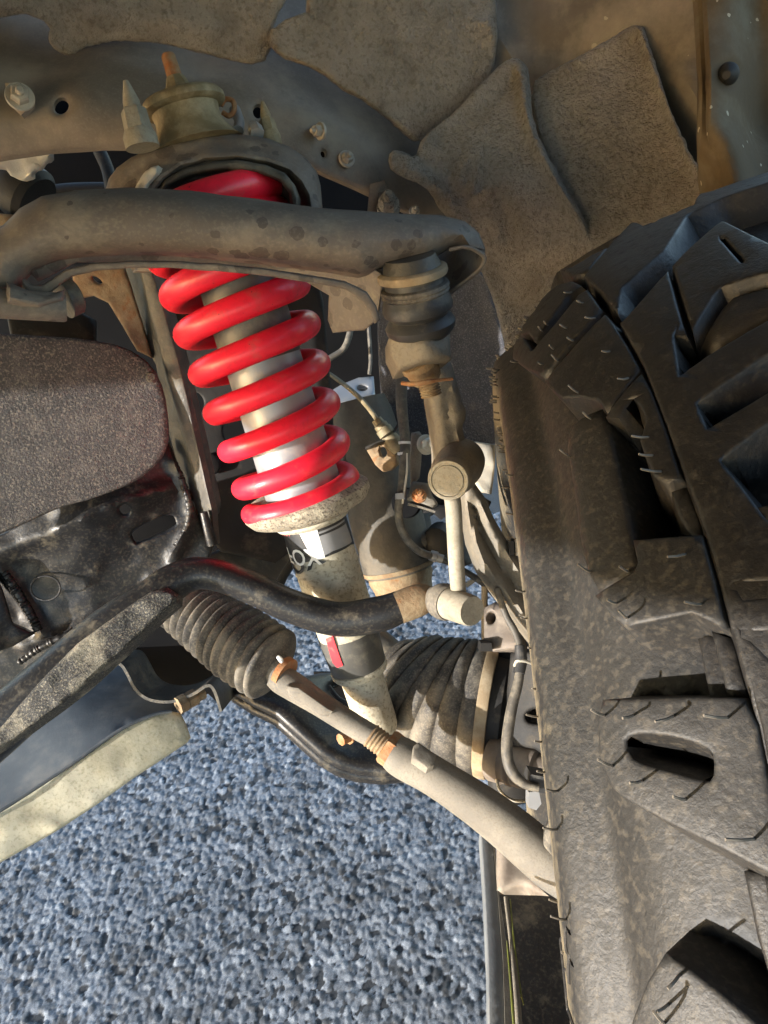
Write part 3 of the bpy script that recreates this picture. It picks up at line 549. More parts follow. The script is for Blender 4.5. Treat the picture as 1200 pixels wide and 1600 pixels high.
tag(o, "tan felt lining flap with stitched border, right of the fold above the tyre", "felt lining")
o = felt("felt_liner", "", [(590, 425), (700, 415), (770, 428), (795, 520), (830, 620), (800, 690), (720, 700), (600, 665), (590, 560)], [(590, 430, .86), (800, 430, .84), (600, 660, .92), (800, 690, .88)], [([(752, 430), (785, 530)], 8, .004)], m="felt_shaded", rough=.001, res=9, edge=(5, .003), thick=.005)
tag(o, "felt lining behind the steering knuckle, shade painted in as dark grey", "felt lining")
PLS = thing("liner_panel", "smooth dusty brown plastic wheel arch panel between the felt flaps and the black edge strip", "liner panel", W(900, 80, .7))
mk("panel", sheet([(640, -90), (1125, -90), (1115, 60), (1112, 140), (1110, 290), (1130, 480), (860, 480), (780, 300), (700, 240), (650, 200)], [(640, -80, .72), (1110, -80, .60), (700, 240, .76), (1100, 300, .66), (880, 60, .68), (1080, 180, .63)], thick=.005, edge=(6, .003), res=14,
   bumps=[([(1080, 130), (1100, 200), (1104, 260)], 26, .012), ([(762, 45), (790, 75), (808, 100)], 20, .012), ([(840, -60), (830, 40), (836, 110)], 60, -.006)], rough=.0015, rscale=18), M["plastic"], PLS)
EDG = thing("fender_edge_strip", "vertical rolled dark plastic fender strip with clip hole at top right", "fender trim", W(1150, 130, .5))
mk("strip", sheet([(1092, -90), (1098, 40), (1103, 120), (1101, 200), (1103, 275), (1110, 330), (1300, 330), (1300, -90)], [(1092, -90, .53), (1150, -90, .495), (1220, -90, .53), (1300, -90, .52), (1100, 280, .54), (1150, 300, .50), (1220, 300, .53), (1300, 300, .52), (1135, 117, .505), (1180, 40, .525), (1175, 200, .535), (1140, 220, .495)], thick=.01, edge=(10, .012), res=8, rough=.001, rscale=20, bumps=[([(1134, 118), (1140, 112)], 18, -.010), ([(1185, -90), (1178, 20), (1190, 330)], 22, -.012)]), M["trim"], EDG)
mk("clip", lathe((1137, 116, .512), (1135, 117, .504), [(0, 17), (.6, 15), (1, 6), (1, 0)], 24), M["dark"], EDG)
# unseen fender roof over the wheel well, shaped to shade the upper parts
AR = thing("wheel_arch_shade", "fender roof of the wheel arch, unseen, shaped to shade the suspension", "fender", (0, .5, 1.2))
xs = np.linspace(-1.3, .40, 14); prof = [(.80, .98), (.70, 1.10), (.58, 1.17), (.42, 1.21), (.20, 1.21), (0, 1.17), (-.18, 1.11), (-.32, 1.03)]
V = np.array([(x, y, z - .02) for x in xs for y, z in prof]); n_ = len(prof)
V2 = V + [0, 0, .012]; Fq = [(i * n_ + j, i * n_ + j + 1, (i + 1) * n_ + j + 1, (i + 1) * n_ + j) for i in range(13) for j in range(n_ - 1)]
mk("side_shade_panel", (np.array([(x, y, z) for x in (-1.3, -1.288) for y, z in ((-.34, 1.02), (-.34, .95), (.80, .95), (.80, 1.0), (.58, 1.16), (.2, 1.2), (0, 1.16), (-.2, 1.10))]), [tuple(range(8)), tuple(range(15, 7, -1))] + [(k, k + 8, (k + 1) % 8 + 8, (k + 1) % 8) for k in range(8)]), M["panel"], AR)  # added side wall, out of view, keeps sun off the upper parts
mk("roof_shade_panel", (np.vstack([V, V2]), Fq + [tuple(k + len(V) for k in q[::-1]) for q in Fq]), M["felt"], AR)
# ------------------------------------------------------------------ coil-over strut
ST = thing("coilover_strut", "coilover shock strut with bright red coil spring around grey damper", "shock absorber", SB)
mk("top_stud", slathe([(84, 0), (84, 9), (88, 11), (118, 12), (122, 13)], 24), M["rust"], ST)
mk("stud_nut", slathe([(120, 0), (120, 14), (128, 17), (145, 24), (152, 26), (152, 0)], 8), M["zinc"], ST)
cr = [(150, 0), (150, 50), (153, 61), (160, 66), (168, 66), (172, 61), (173, 53), (184, 51), (196, 52), (204, 55), (212, 60), (222, 66), (230, 74)]
mk("top_bushing", slathe(cr), M["zinc"], ST)
mk("mount_plate", sheet([(163, 330), (165, 300), (170, 280), (182, 262), (205, 245), (235, 232), (270, 220), (320, 211), (380, 210), (420, 216), (455, 230), (480, 248), (495, 268), (501, 290), (503, 330), (483, 332), (479, 305), (468, 285), (450, 268), (415, 256), (370, 249), (320, 251), (285, 263), (258, 281), (240, 301), (228, 330)], [(165, 300, .55), (500, 300, .56), (330, 212, .545), (330, 250, .528), (200, 250, .545), (240, 300, .53), (470, 290, .545)], thick=.07, edge=(12, .012), res=7, rough=.0012, rscale=90, bumps=[([(178, 310), (190, 285), (240, 252), (300, 234), (380, 228), (440, 240), (480, 270), (492, 310)], 9, -.003)]), M["arm"], ST)
mk("seat_flange", sheet([(236, 330), (240, 303), (258, 281), (285, 264), (320, 253), (370, 250), (415, 257), (445, 270), (460, 288), (468, 310), (466, 335), (455, 335), (452, 302), (436, 282), (400, 269), (350, 265), (300, 273), (264, 290), (250, 304), (244, 335)], [(240, 300, .535), (460, 300, .54), (350, 250, .53)], thick=.02, edge=(6, .004), res=6, rough=.001, rscale=90), M["bracket"], ST)
mk("weld_patch", sheet([(206, 300), (218, 280), (236, 262), (248, 260), (246, 272), (232, 288), (226, 302)], [(210, 300, .533), (248, 262, .526), (230, 300, .53)], thick=.006, edge=(5, .003), res=5, rough=.002, rscale=150), M["pale"], ST)
for (u, v, d, s) in ((221, 222, .53, 1.0), (424, 222, .575, .62)):
    p = W(u, v, d); a_ = unit(sp_(85) - sp_(300) + .03 * UP); k = s * d / F
    mk("mount_nut", join([lathe_w(p, a_, [(-.004, 0), (-.004, 26 * k), (.004, 26 * k), (.008, 22 * k), (.008, 0)], 32), lathe_w(p + a_ * .006, a_, [(0, 0), (0, 22 * k), (32 * k, 20 * k), (36 * k, 17 * k), (36 * k, 0)], 6), lathe_w(p + a_ * (.006 + 30 * k), a_, [(0, 0), (0, 14 * k), (16 * k, 13 * k), (46 * k, 4 * k), (48 * k, 0)], 20)]), M["link" if s > .9 else "zinc"], ST)
mk("brake_fitting", tube([(372, 205, .57, 9), (374, 190, .58, 8), (367, 172, .59, 9)], 8, 14), M["alloy"], ST)
mk("spring_bolt_head", lathe((402, 210, .56), (396, 196, .565), [(0, 0), (0, 12), (.7, 12), (1, 9), (1, 0)], 6), M["alloy"], ST)
mk("upper_damper", slathe([(300, 60), (420, 60), (520, 60), (640, 60), (700, 60), (770, 61)]), M["alloy"], ST)
mk("shaded_sleeve", slathe([(300, 62), (300, 63), (555, 62), (560, 61.5), (562, 60)]), M["alloy_dark"], ST)  # darker alloy paints the shade on the upper damper
# the coil
COFF = -RT * .0042
def coil_pt(al, be, wire=None):
    v = VC(al); r = RC(al) * sd(v) / F
    phi = -al; c = COFF + scyl(np.array(phi), np.array(st(v)), np.array(r)); e = np.cos(phi) * SE1 + np.sin(phi) * SE2
    wr = WRC(al) * sd(v) / F if wire is None else wire
    return c + wr * (math.cos(be) * e - math.sin(be) * SX)
WR = 20.5
# turns counted from the right tip of the strand that carries the print; one turn = 60 px of axis
A_OFF = 0.0
def VC(al): return float(np.interp(al / (2 * math.pi), [-3.3, -2.75, -1.75, -.75, .25, 1.25, 2.25, 3.25, 4.25, 5.0, 5.75, 6.25, 6.7], [780, 768, 712, 652, 592, 531, 470, 412, 356, 325, 302, 287, 280]))
def RC(al): return float(np.interp(al / (2 * math.pi), [-3.3, -1.75, .25, 2.25, 4.25, 6.5], [80, 83, 89, 95, 99, 102]))
def WRC(al): return float(np.interp(al / (2 * math.pi), [-3.3, -1.75, 1.25, 4, 6.5], [16.5, 17.5, 20, 21.5, 23]))
turns = np.linspace(-3.3, 5.45, 560); C = COFF + np.array([scyl(np.array(-a * 2 * math.pi), np.array(st(VC(a * 2 * math.pi))), np.array(RC(a * 2 * math.pi) * sd(VC(a * 2 * math.pi)) / F)) for a in turns])
CR = np.array([WRC(a * 2 * math.pi) * sd(VC(a * 2 * math.pi)) / F for a in turns]); CR[:6] *= np.linspace(.55, 1, 6); CR[-6:] *= np.linspace(1, .55, 6)
top_end = tube([(238, 345, .60, 24), (250, 314, .592, 26), (300, 292, .586, 27), (350, 284, .585, 27), (400, 289, .586, 27), (438, 305, .592, 25), (456, 340, .60, 22)], 60, 22)
mk("coil_spring", join([sweep(C, CR, 22), top_end]), M["red"], ST)
mk("lower_perch", slathe([(764, 64), (768, 92), (776, 101), (786, 101), (796, 93), (803, 74), (806, 62), (807, 56)]), M["grit"], ST)
mk("perch_ring", slathe([(801, 55), (803, 59), (810, 60), (814, 57), (816, 51)]), M["dusty"], ST)
mk("damper_body", slathe([(800, 50.5), (880, 50.3), (884, 51.5), (886, 50.3), (900, 50), (960, 48.5), (1000, 46), (1046, 42), (1050, 40)]), M["dusty"], ST)
mk("lower_band", slathe([(985, 47.6), (990, 48), (1038, 43.8), (1040, 43)]), M["alloy_dark"], ST)
mk("band_ring", slathe([(1038, 42), (1040, 45), (1046, 45), (1050, 42), (1052, 36)]), M["dusty"], ST)
mk("lower_eye_shaft", slathe([(1046, 36), (1056, 34), (1090, 33), (1120, 33), (1135, 32), (1148, 26), (1152, 0)]), M["dusty"], ST)
def spatch(px, r_off, mt, name, parent, res=4., grow=.0003):
    """a print wrapped on the damper: outline in photo pixels"""
    def surf(phi, t): return scyl(np.array(phi), np.array(t), np.array(np.interp(t, [st(800), st(900), st(960), st(1046)], [50.5 * sd(800) / F, 50 * sd(900) / F, 48.5 * sd(960) / F, 42 * sd(1046) / F]) + r_off))
    Q = np.array([invert(surf, p, (0, st(p[1] + .1)), h=(1e-3, 1e-4)) for p in px])
    R_ = 50 * sd(850) / F; q2 = np.c_[Q[:, 0] * R_, Q[:, 1]]
    V, T, D, rim = mesh2d(q2, (), .0022)
    ro = np.interp(V[:, 1], [st(800), st(900), st(960), st(1046)], [50.5 * sd(800) / F, 50 * sd(900) / F, 48.5 * sd(960) / F, 42 * sd(1046) / F])
    f = scyl(V[:, 0] / R_, V[:, 1], ro + r_off + grow); b = scyl(V[:, 0] / R_, V[:, 1], ro + r_off - .0004)
    return mk(name, shell(f, b, T, rim, False), mt, parent)
DEC = spatch([(436, 820), (455, 822), (490, 815), (520, 803), (536, 790), (546, 792), (556, 845), (548, 851), (520, 866), (490, 876), (470, 879), (458, 877), (450, 862)], .0003, M["dblack"], "decal", ST)
spatch([(498, 838), (540, 818), (550, 846), (520, 861), (507, 868)], .0009, M["dgrey"], "grey_field", DEC)
spatch([(496, 832), (538, 811), (538, 814), (497, 835)], .0010, M["dgrey"], "grey_stripe", DEC)
spatch([(456, 823), (492, 815), (508, 871), (490, 876), (468, 834)], .0009, M["white"], "white_field", DEC)
spatch([(459, 824), (490, 817), (493, 829), (463, 835)], .0013, M["dpink"], "pink_field", DEC)
def stxt(s, p0, p1, hgt_px, mt, name, parent, off=.0016, bold=0.0):
    V, T = flat_text(s, 1.0, bold); wd = V[:, 0].max() - V[:, 0].min(); V = V - [V[:, 0].min(), 0]
    def surf(phi, t): return scyl(np.array(phi), np.array(t), np.array(50.3 * sd(850) / F + off))
    a, b = invert(surf, p0, (0, st(p0[1])), h=(1e-3, 1e-4)), invert(surf, p1, (0, st(p1[1])), h=(1e-3, 1e-4))
    R_ = 50 * sd(850) / F; A_, B_ = np.array([a[0] * R_, a[1]]), np.array([b[0] * R_, b[1]]); ex = (B_ - A_) / wd; ey = np.array([ex[1], -ex[0]])
    ey = ey / np.linalg.norm(ey) * hgt_px * sd(850) / F / .72
    Q = A_ + V[:, :1] * ex + V[:, 1:] * ey
    return mk(name, (scyl(Q[:, 0] / R_, Q[:, 1], np.full(len(Q), 50.3 * sd(850) / F + off)), [t[::-1] for t in T]), mt, parent)
stxt("NAL", (440, 832), (454, 832), 6, M["dred"], "lettering", DEC)
stxt("FOX", (446, 868), (499, 856), 27, M["white"], "lettering", DEC, .0014, .012)
stxt("FOX", (449, 867), (497, 856), 25, M["dblack"], "lettering", DEC, .0011, .03)
spatch([(509, 998), (520, 994), (536, 1040), (527, 1043), (520, 1035)], .0018, M["dred"], "red_flash", ST)
# printed part number on a coil
def coil_text():
    best = None
    for al in np.arange(4, 14, .05):
        for be in np.arange(-1.5, 1.5, .15):
            p = coil_pt(al, be); q = PX(p); e = abs(q[0] - 470) + abs(q[1] - 504)
            if best is None or e < best[0]: best = (e, al, be)
    fn = lambda a, b: coil_pt(a, b, WRC(a) * sd(VC(a)) / F + .0003)
    g = best[1:]
    a, b = invert(fn, (447, 513), g, h=(1e-3, 1e-3), lim=(.1, .1)), invert(fn, (491, 495), g, h=(1e-3, 1e-3), lim=(.1, .1))
    V, T = flat_text("PL-039-00-246"); V = V - [V[:, 0].min(), 0]; wd = V[:, 0].max()
    r1 = RC(0) * sd(500) / F; r2 = WRC(8) * sd(500) / F
    ang = a + (b - a) * (V[:, :1] / wd); hgt = 10.5 * sd(500) / F / .72 / r2
    sgn = 1 if PX(fn(a[0], a[1] + .05))[1] < PX(fn(*a))[1] else -1
    P = np.array([fn(x, y + sgn * hgt * vy) for (x, y), vy in zip(ang, V[:, 1])])
    mk("part_number", (P, T), M["ink"], ST)
    return best
print("coil text", coil_text())
# ------------------------------------------------------------------ upper control arm
UA = thing("upper_control_arm", "thick curved grey upper control arm crossing in front of the red spring top", "control arm", W(380, 360, .48))
AD = [(-40, 400, .455), (60, 350, .455), (250, 350, .462), (450, 370, .475), (600, 375, .487), (700, 360, .50), (760, 390, .515), (30, 440, .46), (120, 410, .462)]
mk("arm_body", sheet([(-40, 470), (-40, 372), (5, 352), (30, 326), (65, 307), (115, 297), (200, 293), (300, 298), (400, 311), (500, 325), (600, 332), (690, 337), (726, 346), (748, 364), (758, 388), (757, 402), (742, 392), (722, 386), (704, 388), (690, 396), (672, 406), (640, 412), (600, 418), (575, 432), (560, 434), (520, 426), (470, 420), (400, 411), (320, 403), (250, 398), (190, 398), (130, 402), (90, 408), (66, 416), (48, 424), (38, 436), (40, 446), (52, 456), (30, 462)], AD,
   thick=.006, edge=(46, .030), res=11, rough=.0008, rscale=60), M["arm"], UA, sharp=60)
mk("flange_lip", sheet([(36, 436), (46, 445), (64, 446), (84, 434), (104, 421), (140, 412), (200, 408), (260, 408), (340, 413), (410, 420), (480, 430), (540, 440), (574, 457), (588, 478), (594, 500), (585, 506), (578, 490), (566, 472), (540, 452), (480, 441), (410, 431), (340, 424), (260, 419), (200, 419), (150, 423), (112, 432), (92, 446), (72, 460), (48, 464), (34, 452)], [(40, 440, .468), (250, 410, .472), (480, 435, .484), (590, 490, .498)], thick=.004, edge=(4, .002), res=6, rough=.0008, rscale=100), M["arm"], UA)
mk("rear_wall", sheet([(40, 420), (130, 380), (300, 380), (560, 400), (600, 430), (590, 500), (570, 516), (520, 520), (512, 500), (514, 462), (470, 436), (300, 412), (120, 410), (60, 440)], [(40, 430, .49), (250, 400, .505), (500, 430, .535), (590, 500, .53), (515, 510, .56)], thick=.004, edge=(4, .002), res=9, rough=.001, rscale=70), M["arm"], UA)
mk("ball_joint_skirt", sheet([(600, 408), (690, 390), (706, 382), (728, 383), (748, 391), (757, 402), (752, 418), (735, 432), (716, 446), (702, 458), (690, 440), (640, 440), (598, 440)], [(600, 420, .52), (757, 402, .518), (702, 455, .545), (720, 400, .56), (690, 430, .56)], thick=.004, edge=(4, .002), res=6, rough=.001, rscale=80), M["arm"], UA)
lipq = [(702, 390, .505, 3), (728, 386, .506, 3), (748, 394, .511, 3.5), (757, 404, .516, 3.5), (748, 421, .522, 3.5), (730, 436, .528, 3), (703, 456, .538, 3)]
mk("skirt_lip", tube(lipq, 40, 10), M["arm"], UA)
mk("bushing_sleeve", lathe((-60, 470, .455), (104, 481, .478), [(0, 24), (.5, 23), (.97, 22), (1, 20), (1, 0)], 48), M["arm"], UA)
mk("bushing_washer", lathe((99, 468, .49), (118, 461, .495), [(0, 0), (0, 30), (.9, 29), (1, 27), (1, 0)], 40), M["bracket"], UA)
mk("sleeve_weld", sheet([(10, 440), (40, 452), (72, 462), (100, 452), (102, 470), (60, 480), (10, 472)], [(10, 450, .452), (102, 455, .468), (50, 480, .455)], thick=.01, edge=(9, .006), res=6, rough=.0015, rscale=120), M["arm"], UA)
# ball joint under its end
BJ = thing("ball_joint", "ribbed black rubber ball joint boot with pale clamp rings under the control arm end", "ball joint", W(648, 470, .52))
ja, jb = (642, 412, .51), (659, 520, .535)
mk("housing", lathe(ja, jb, [(-.1, 40), (.05, 46), (.1, 48), (.26, 46), (.3, 0)]), M["bracket"], BJ)
mk("clamp_ring", lathe(ja, jb, [(.06, 50), (.09, 55), (.15, 56), (.19, 54), (.2, 49), (.06, 49)]), M["tan"], BJ)
mk("clamp_ring", lathe(ja, jb, [(.29, 49), (.31, 53.5), (.35, 55), (.38, 52.5), (.41, 54), (.44, 50), (.29, 48)]), M["rubber"], BJ)
mk("rubber_boot", lathe(ja, jb, [(.2, 46), (.3, 47), (.42, 49), (.5, 53), (.6, 56), (.67, 54), (.715, 47), (.75, 45), (.79, 51), (.86, 55.5), (.94, 54), (1.02, 47), (1.08, 38), (1.08, 0)], 64), M["rubber_d"], BJ)
# ------------------------------------------------------------------ steering knuckle
KN = thing("steering_knuckle", "dusty cast steering knuckle with square socket, rusty nut and ridged arm beside the tyre", "steering knuckle", W(720, 700, .6))
mk("socket_block", sheet([(608, 527), (622, 518), (650, 510), (682, 503), (700, 503), (703, 520), (704, 548), (706, 560), (660, 568), (636, 577), (621, 580), (616, 566), (609, 552)], [(608, 530, .525), (704, 510, .535), (640, 575, .528), (665, 540, .512), (680, 560, .518)], thick=.042, edge=(7, .006), res=5, rough=.0016, rscale=110), M["knuckle"], KN)
mk("castle_nut", lathe((652, 563, .545), (668, 592, .555), [(0, 0), (0, 30), (.3, 30), (.35, 27), (.8, 26), (1, 23), (1, 0)], 12), M["rusty"], KN)
mk("cotter_pin", tube([(628, 599, .535, 3), (645, 600, .528, 4), (665, 597, .527, 4.5), (685, 594, .53, 3), (707, 592, .535, 2.5)], 24, 8), M["rust"], KN)
th = [(0, 0)] + [(i / 11 * .5, 15.5 + (1.6 if i % 2 else -1.0)) for i in range(12)] + [(.52, 12), (.52, 0)]
mk("threaded_stud", lathe((668, 594, .548), (680, 640, .556), th, 28), M["rusty"], KN)
KD = [(665, 600, .575), (730, 600, .58), (680, 700, .575), (745, 720, .59), (735, 800, .60), (790, 830, .61), (800, 900, .615), (850, 990, .63), (770, 900, .605)]
mk("upright", sheet([(660, 560), (700, 555), (708, 575), (716, 605), (722, 628), (728, 640), (727, 655), (722, 668), (730, 700), (740, 716), (742, 760), (700, 770), (678, 745), (677, 700), (672, 660), (665, 620)], [(660, 570, .585), (720, 570, .583), (680, 760, .58), (740, 740, .582)], thick=.03, edge=(24, .014), res=7, rough=.001, rscale=60, bumps=[([(697, 560), (700, 640), (708, 700)], 5, -.004)]), M["knuckle"], KN, sharp=60)
mk("lower_arm", sheet([(722, 760), (740, 752), (756, 775), (772, 810), (792, 845), (820, 890), (850, 930), (880, 980), (880, 1050), (845, 1020), (812, 978), (780, 935), (752, 895), (735, 850), (727, 800)], [(722, 760, .60), (756, 775, .605), (735, 850, .605), (850, 940, .60), (845, 1020, .595)], thick=.03, edge=(12, .008), res=6, rough=.0012, rscale=70, bumps=[([(738, 790), (755, 840), (790, 895), (850, 965), (880, 1005)], 6, -.009), ([(733, 800), (746, 850), (775, 905), (830, 975), (870, 1025)], 5, .004), ([(752, 790), (775, 840), (815, 895), (870, 960)], 6, .004)]), M["knuckle"], KN, sharp=60)
mk("web_plate", sheet([(720, 690), (745, 690), (775, 695), (772, 740), (768, 772), (742, 768), (738, 730)], [(720, 690, .66), (775, 695, .66), (745, 770, .66)], thick=.01, edge=(5, .003), res=7, rough=.002, rscale=90), M["pale"], KN)
mk("dust_shield_tab", sheet([(742, 768), (768, 784), (760, 802), (748, 800)], [(742, 768, .66), (768, 784, .66), (748, 800, .66)], thick=.006), M["bracket"], KN)
# ------------------------------------------------------------------ sway bar and its end link
SW = thing("sway_bar", "black curved sway bar with flattened dusty section and rusty tip, crossing below the spring", "sway bar", W(400, 920, .601))
mk("bar", tube([(-110, 1230, .555, 44), (0, 1134, .564, 44), (95, 1050, .575, 40), (170, 985, .585, 37), (236, 937, .592, 32), (265, 914, .597, 30), (300, 897, .601, 26), (340, 899, .603, 25), (400, 921, .606, 25.5), (452, 946, .609, 26), (525, 967, .611, 27), (590, 960, .611, 28), (628, 947, .611, 25)], 90, 28), M["black"], SW, sharp=70)
mk("rusty_tip", tube([(622, 950, .610, 25.5), (640, 943, .611, 26), (656, 937, .612, 25), (668, 933, .614, 21), (674, 931, .616, 15)], 20, 24), M["rusty"], SW)
mk("flat_face", sheet([(-60, 1210), (-30, 1165), (6, 1130), (62, 1065), (122, 1005), (200, 948), (236, 924), (262, 918), (278, 928), (276, 942), (252, 962), (190, 1020), (132, 1073), (96, 1102), (30, 1150), (-30, 1195)], [(-40, 1190, .532), (60, 1090, .541), (150, 1010, .553), (270, 930, .572), (0, 1130, .539), (200, 990, .560)], thick=.022, edge=(9, .006), res=7, rough=.0012, rscale=150, bumps=[([(20, 1128), (75, 1075), (135, 1020), (215, 962)], 16, -.003)]), mat("sway_flat", (.03, .029, .028), .7, 0, (.55, .49, .36), .32, 16, speck=(.3, .27, .2), speck_scale=700, speck_amt=.5, bump=.8, bscale=520, bdist=.0015), SW)
EL = thing("sway_bar_link", "pale dusty sway bar end link rod with round capped joints at both ends", "link rod", W(712, 850, .56))
mk("rod", tube([(706, 772, .56, 13), (709, 800, .56, 13), (713, 880, .575, 12.5), (718, 945, .59, 12)], 12, 24), M["link"], EL)
ca, cb = (722, 720, .605), (700, 751, .545)
mk("joint_body", lathe(ca, cb, [(0, 0), (0, 36), (.2, 38), (.6, 37), (.72, 35), (.85, 32), (.86, 0)], 56), M["knuckle"], EL)
mk("joint_cap", lathe(ca, cb, [(.8, 30), (.83, 33), (.97, 33), (1.0, 31.5), (1.0, 27), (.985, 26), (.985, 24.6), (1.0, 24), (1.004, 0)], 56), M["link"], EL)
la, lb = (676, 934, .61), (738, 955, .565)
mk("lower_boot", lathe(la, lb, [(0, 18), (.1, 21), (.2, 27), (.3, 29), (.36, 27), (.4, 28.5), (.46, 27), (.47, 0)], 48), M["rubber"], EL)
mk("lower_socket", lathe(la, lb, [(.42, 22), (.45, 25), (.8, 25), (.96, 24.5), (1, 23), (1, 0)], 48), M["link"], EL)
# ------------------------------------------------------------------ steering rack boot and tie rod
RBT = thing("steering_rack_boot", "ribbed dusty black steering rack bellows under the sway bar", "bellows", W(360, 1000, .718))
ra, rb = (275, 940, .715), (442, 1050, .661)
pr = []; nr = 12
for i in range(nr):
    t0 = i / nr * .86; r = 41 + 17 * min(1, i / 8)
    for k, dr in ((0, -6.5), (.2, 0.5), (.45, 3), (.7, .8), (.95, -6.5)): pr.append((t0 + k / nr * .86, r + dr))
pr += [(.87, 56), (.885, 60), (.90, 60), (.915, 56), (.925, 46), (.935, 40), (.945, 36), (.95, 26), (1.0, 24), (1.02, 22), (1.02, 0)]
mk("bellows", lathe(ra, rb, pr, 72), M["rubber"], RBT, sharp=60)
mk("clamp", lathe(ra, rb, [(.99, 20), (.99, 26), (1.035, 26), (1.035, 20)], 40), M["rust"], RBT)
mk("grease_blob", tube([(434, 1026, .648, 3.2), (438, 1030, .646, 4), (440, 1034, .648, 3)], 6, 8), M["white"], RBT)
TR = thing("tie_rod", "long pale steel tie rod with rusty lock nut reaching down to the wheel", "tie rod", W(640, 1190, .624))
mk("inner_rod", tube([(428, 1054, .661, 19), (440, 1062, .660, 22), (462, 1075, .657, 22), (500, 1100, .652, 19), (560, 1138, .646, 18), (585, 1152, .643, 17.5)], 30, 30), M["rod"], TR)
mk("wrench_flat", sheet([(447, 1072), (466, 1074), (520, 1112), (512, 1120), (500, 1118), (452, 1088)], [(447, 1075, .637), (520, 1115, .630), (470, 1095, .635)], thick=.012, edge=(3, .0015), res=8), M["rod"], TR)
pts = np.array([(578, 1148, .644), (618, 1178, .639)]); thp = [(0, 0)] + [(i / 16, 18.5 + (1.3 if i % 2 else -1)) for i in range(17)] + [(1, 0)]
mk("thread", lathe(tuple(pts[0]), tuple(pts[1]), thp, 32), M["rusty"], TR)
mk("lock_nut", lathe((602, 1164, .641), (626, 1182, .638), [(0, 0), (0, 26), (.15, 29), (.85, 29), (1, 26), (1, 0)], 6), M["rust"], TR)
mk("outer_rod", tube([(614, 1174, .639, 28), (632, 1186, .636, 31), (680, 1214, .628, 30), (740, 1253, .619, 33), (790, 1290, .610, 36), (835, 1328, .600, 38), (880, 1368, .591, 38), (930, 1410, .576, 36)], 40, 36), M["rod"], TR, sharp=70)
mk("flat_notch", sheet([(646, 1166), (654, 1160), (682, 1180), (678, 1196), (668, 1200), (644, 1184)], [(646, 1170, .616), (682, 1185, .612), (665, 1200, .605)], thick=.01, edge=(3, .0015), res=7), M["rod"], TR)
mk("ball_stud_boot", lathe((862, 1290, .586), (905, 1318, .567), [(0, 20), (.2, 34), (.5, 38), (.7, 30), (1, 36), (1, 0)], 40), M["rubber"], TR)
SAK = thing("steering_casting", "dusty steering arm casting below the tie rod end beside the tyre", "steering arm", W(820, 1370, .65))
mk("casting", sheet([(776, 1310), (800, 1312), (850, 1345), (885, 1370), (885, 1402), (862, 1404), (838, 1398), (822, 1388), (812, 1387), (800, 1392), (785, 1399), (773, 1396), (775, 1350)], [(776, 1312, .70), (885, 1370, .665), (780, 1398, .675), (862, 1400, .65), (820, 1350, .69)], thick=.03, edge=(14, .012), res=6, rough=.0015, rscale=60), M["pink"], SAK)
# ------------------------------------------------------------------ drive shaft boot
CV = thing("drive_shaft", "drive shaft with large pleated rubber boot and tan clamp band behind the tie rod", "drive shaft", W(700, 1100, .76))
va, vb = (630, 1084, .755), (764, 1108, .73)
NB = 8; qb = spline([(610, 1020, .775), (630, 1042, .768), (664, 1072, .757), (708, 1096, .746), (766, 1110, .734)], NB * 12 + 1)
tb = np.linspace(0, 1, len(qb)); fold = (np.arange(len(qb)) % 12) / 12.0
rb_ = np.interp(tb, [0, .06, .16, .3, .5, .75, 1], [30, 36, 52, 72, 90, 101, 104]) + np.interp(fold, [0, .1, .3, .55, .8, .93, 1], [-5, -1, 1.5, 2.2, .5, -2.5, -5])
mk("pleated_boot", sweep(W(qb[:, 0], qb[:, 1], qb[:, 2]), rb_ * qb[:, 2] / F, 84), M["rubber"], CV, sharp=60)
mk("clamp_band", lathe(va, vb, [(.95, 100), (.95, 104), (.97, 105), (1.05, 105), (1.07, 104), (1.07, 100)], 72), M["tan"], CV)
mk("outer_joint", lathe(va, vb, [(1.03, 0), (1.03, 96), (1.2, 96), (1.24, 88), (1.5, 80), (1.5, 0)], 64), M["dark"], CV)
mk("shaft", tube([(560, 985, .86, 26), (600, 1018, .82, 27), (650, 1065, .78, 28)], 10, 24), M["bracket"], CV)
mk("small_clamp", lathe((622, 1020, .79), (632, 1034, .785), [(0, 10), (.5, 14), (1, 10), (1, 0)], 16), M["tan"], CV)
HB = thing("hub_carrier", "black dust shield bracket and pinkish hub barrel between the drive shaft boot and tyre", "hub", W(830, 1150, .62))
mk("dust_shield", sheet([(798, 1020), (880, 1015), (880, 1230), (856, 1190), (850, 1180), (835, 1170), (800, 1165), (792, 1150), (792, 1080)], [(798, 1020, .66), (880, 1020, .63), (830, 1190, .64)], holes=[smooth_poly([(820, 1115), (836, 1106), (850, 1112), (852, 1128), (840, 1132), (822, 1128)], 2)], thick=.004, edge=(6, .003), res=9), M["dark"], HB)
mk("hub_barrel", lathe((770, 1185, .675), (890, 1215, .63), [(0, 0), (0, 34), (.18, 35), (.2, 33), (.24, 33), (.26, 35), (.3, 35), (.32, 33), (.36, 34), (.6, 33), (.62, 26), (1, 26), (1, 0)], 48), M["pink"], HB)
mk("hub_face", sheet([(778, 1160), (800, 1168), (860, 1175), (866, 1216), (800, 1222), (776, 1214)], [(778, 1165, .69), (866, 1180, .665), (780, 1215, .685)], thick=.01, edge=(4, .002)), M["pink"], HB)
mk("lower_disc", lathe((802, 1226, .66), (800, 1219, .672), [(0, 0), (0, 26), (.3, 34), (.6, 36), (.8, 38), (1, 38), (1, 0)], 48), M["dark"], HB)
mk("disc_rim", tube([(776, 1218, .655, 2.2), (782, 1236, .65, 2.4), (800, 1250, .648, 2.6), (828, 1252, .648, 2.4)], 24, 8), M["pale"], HB)
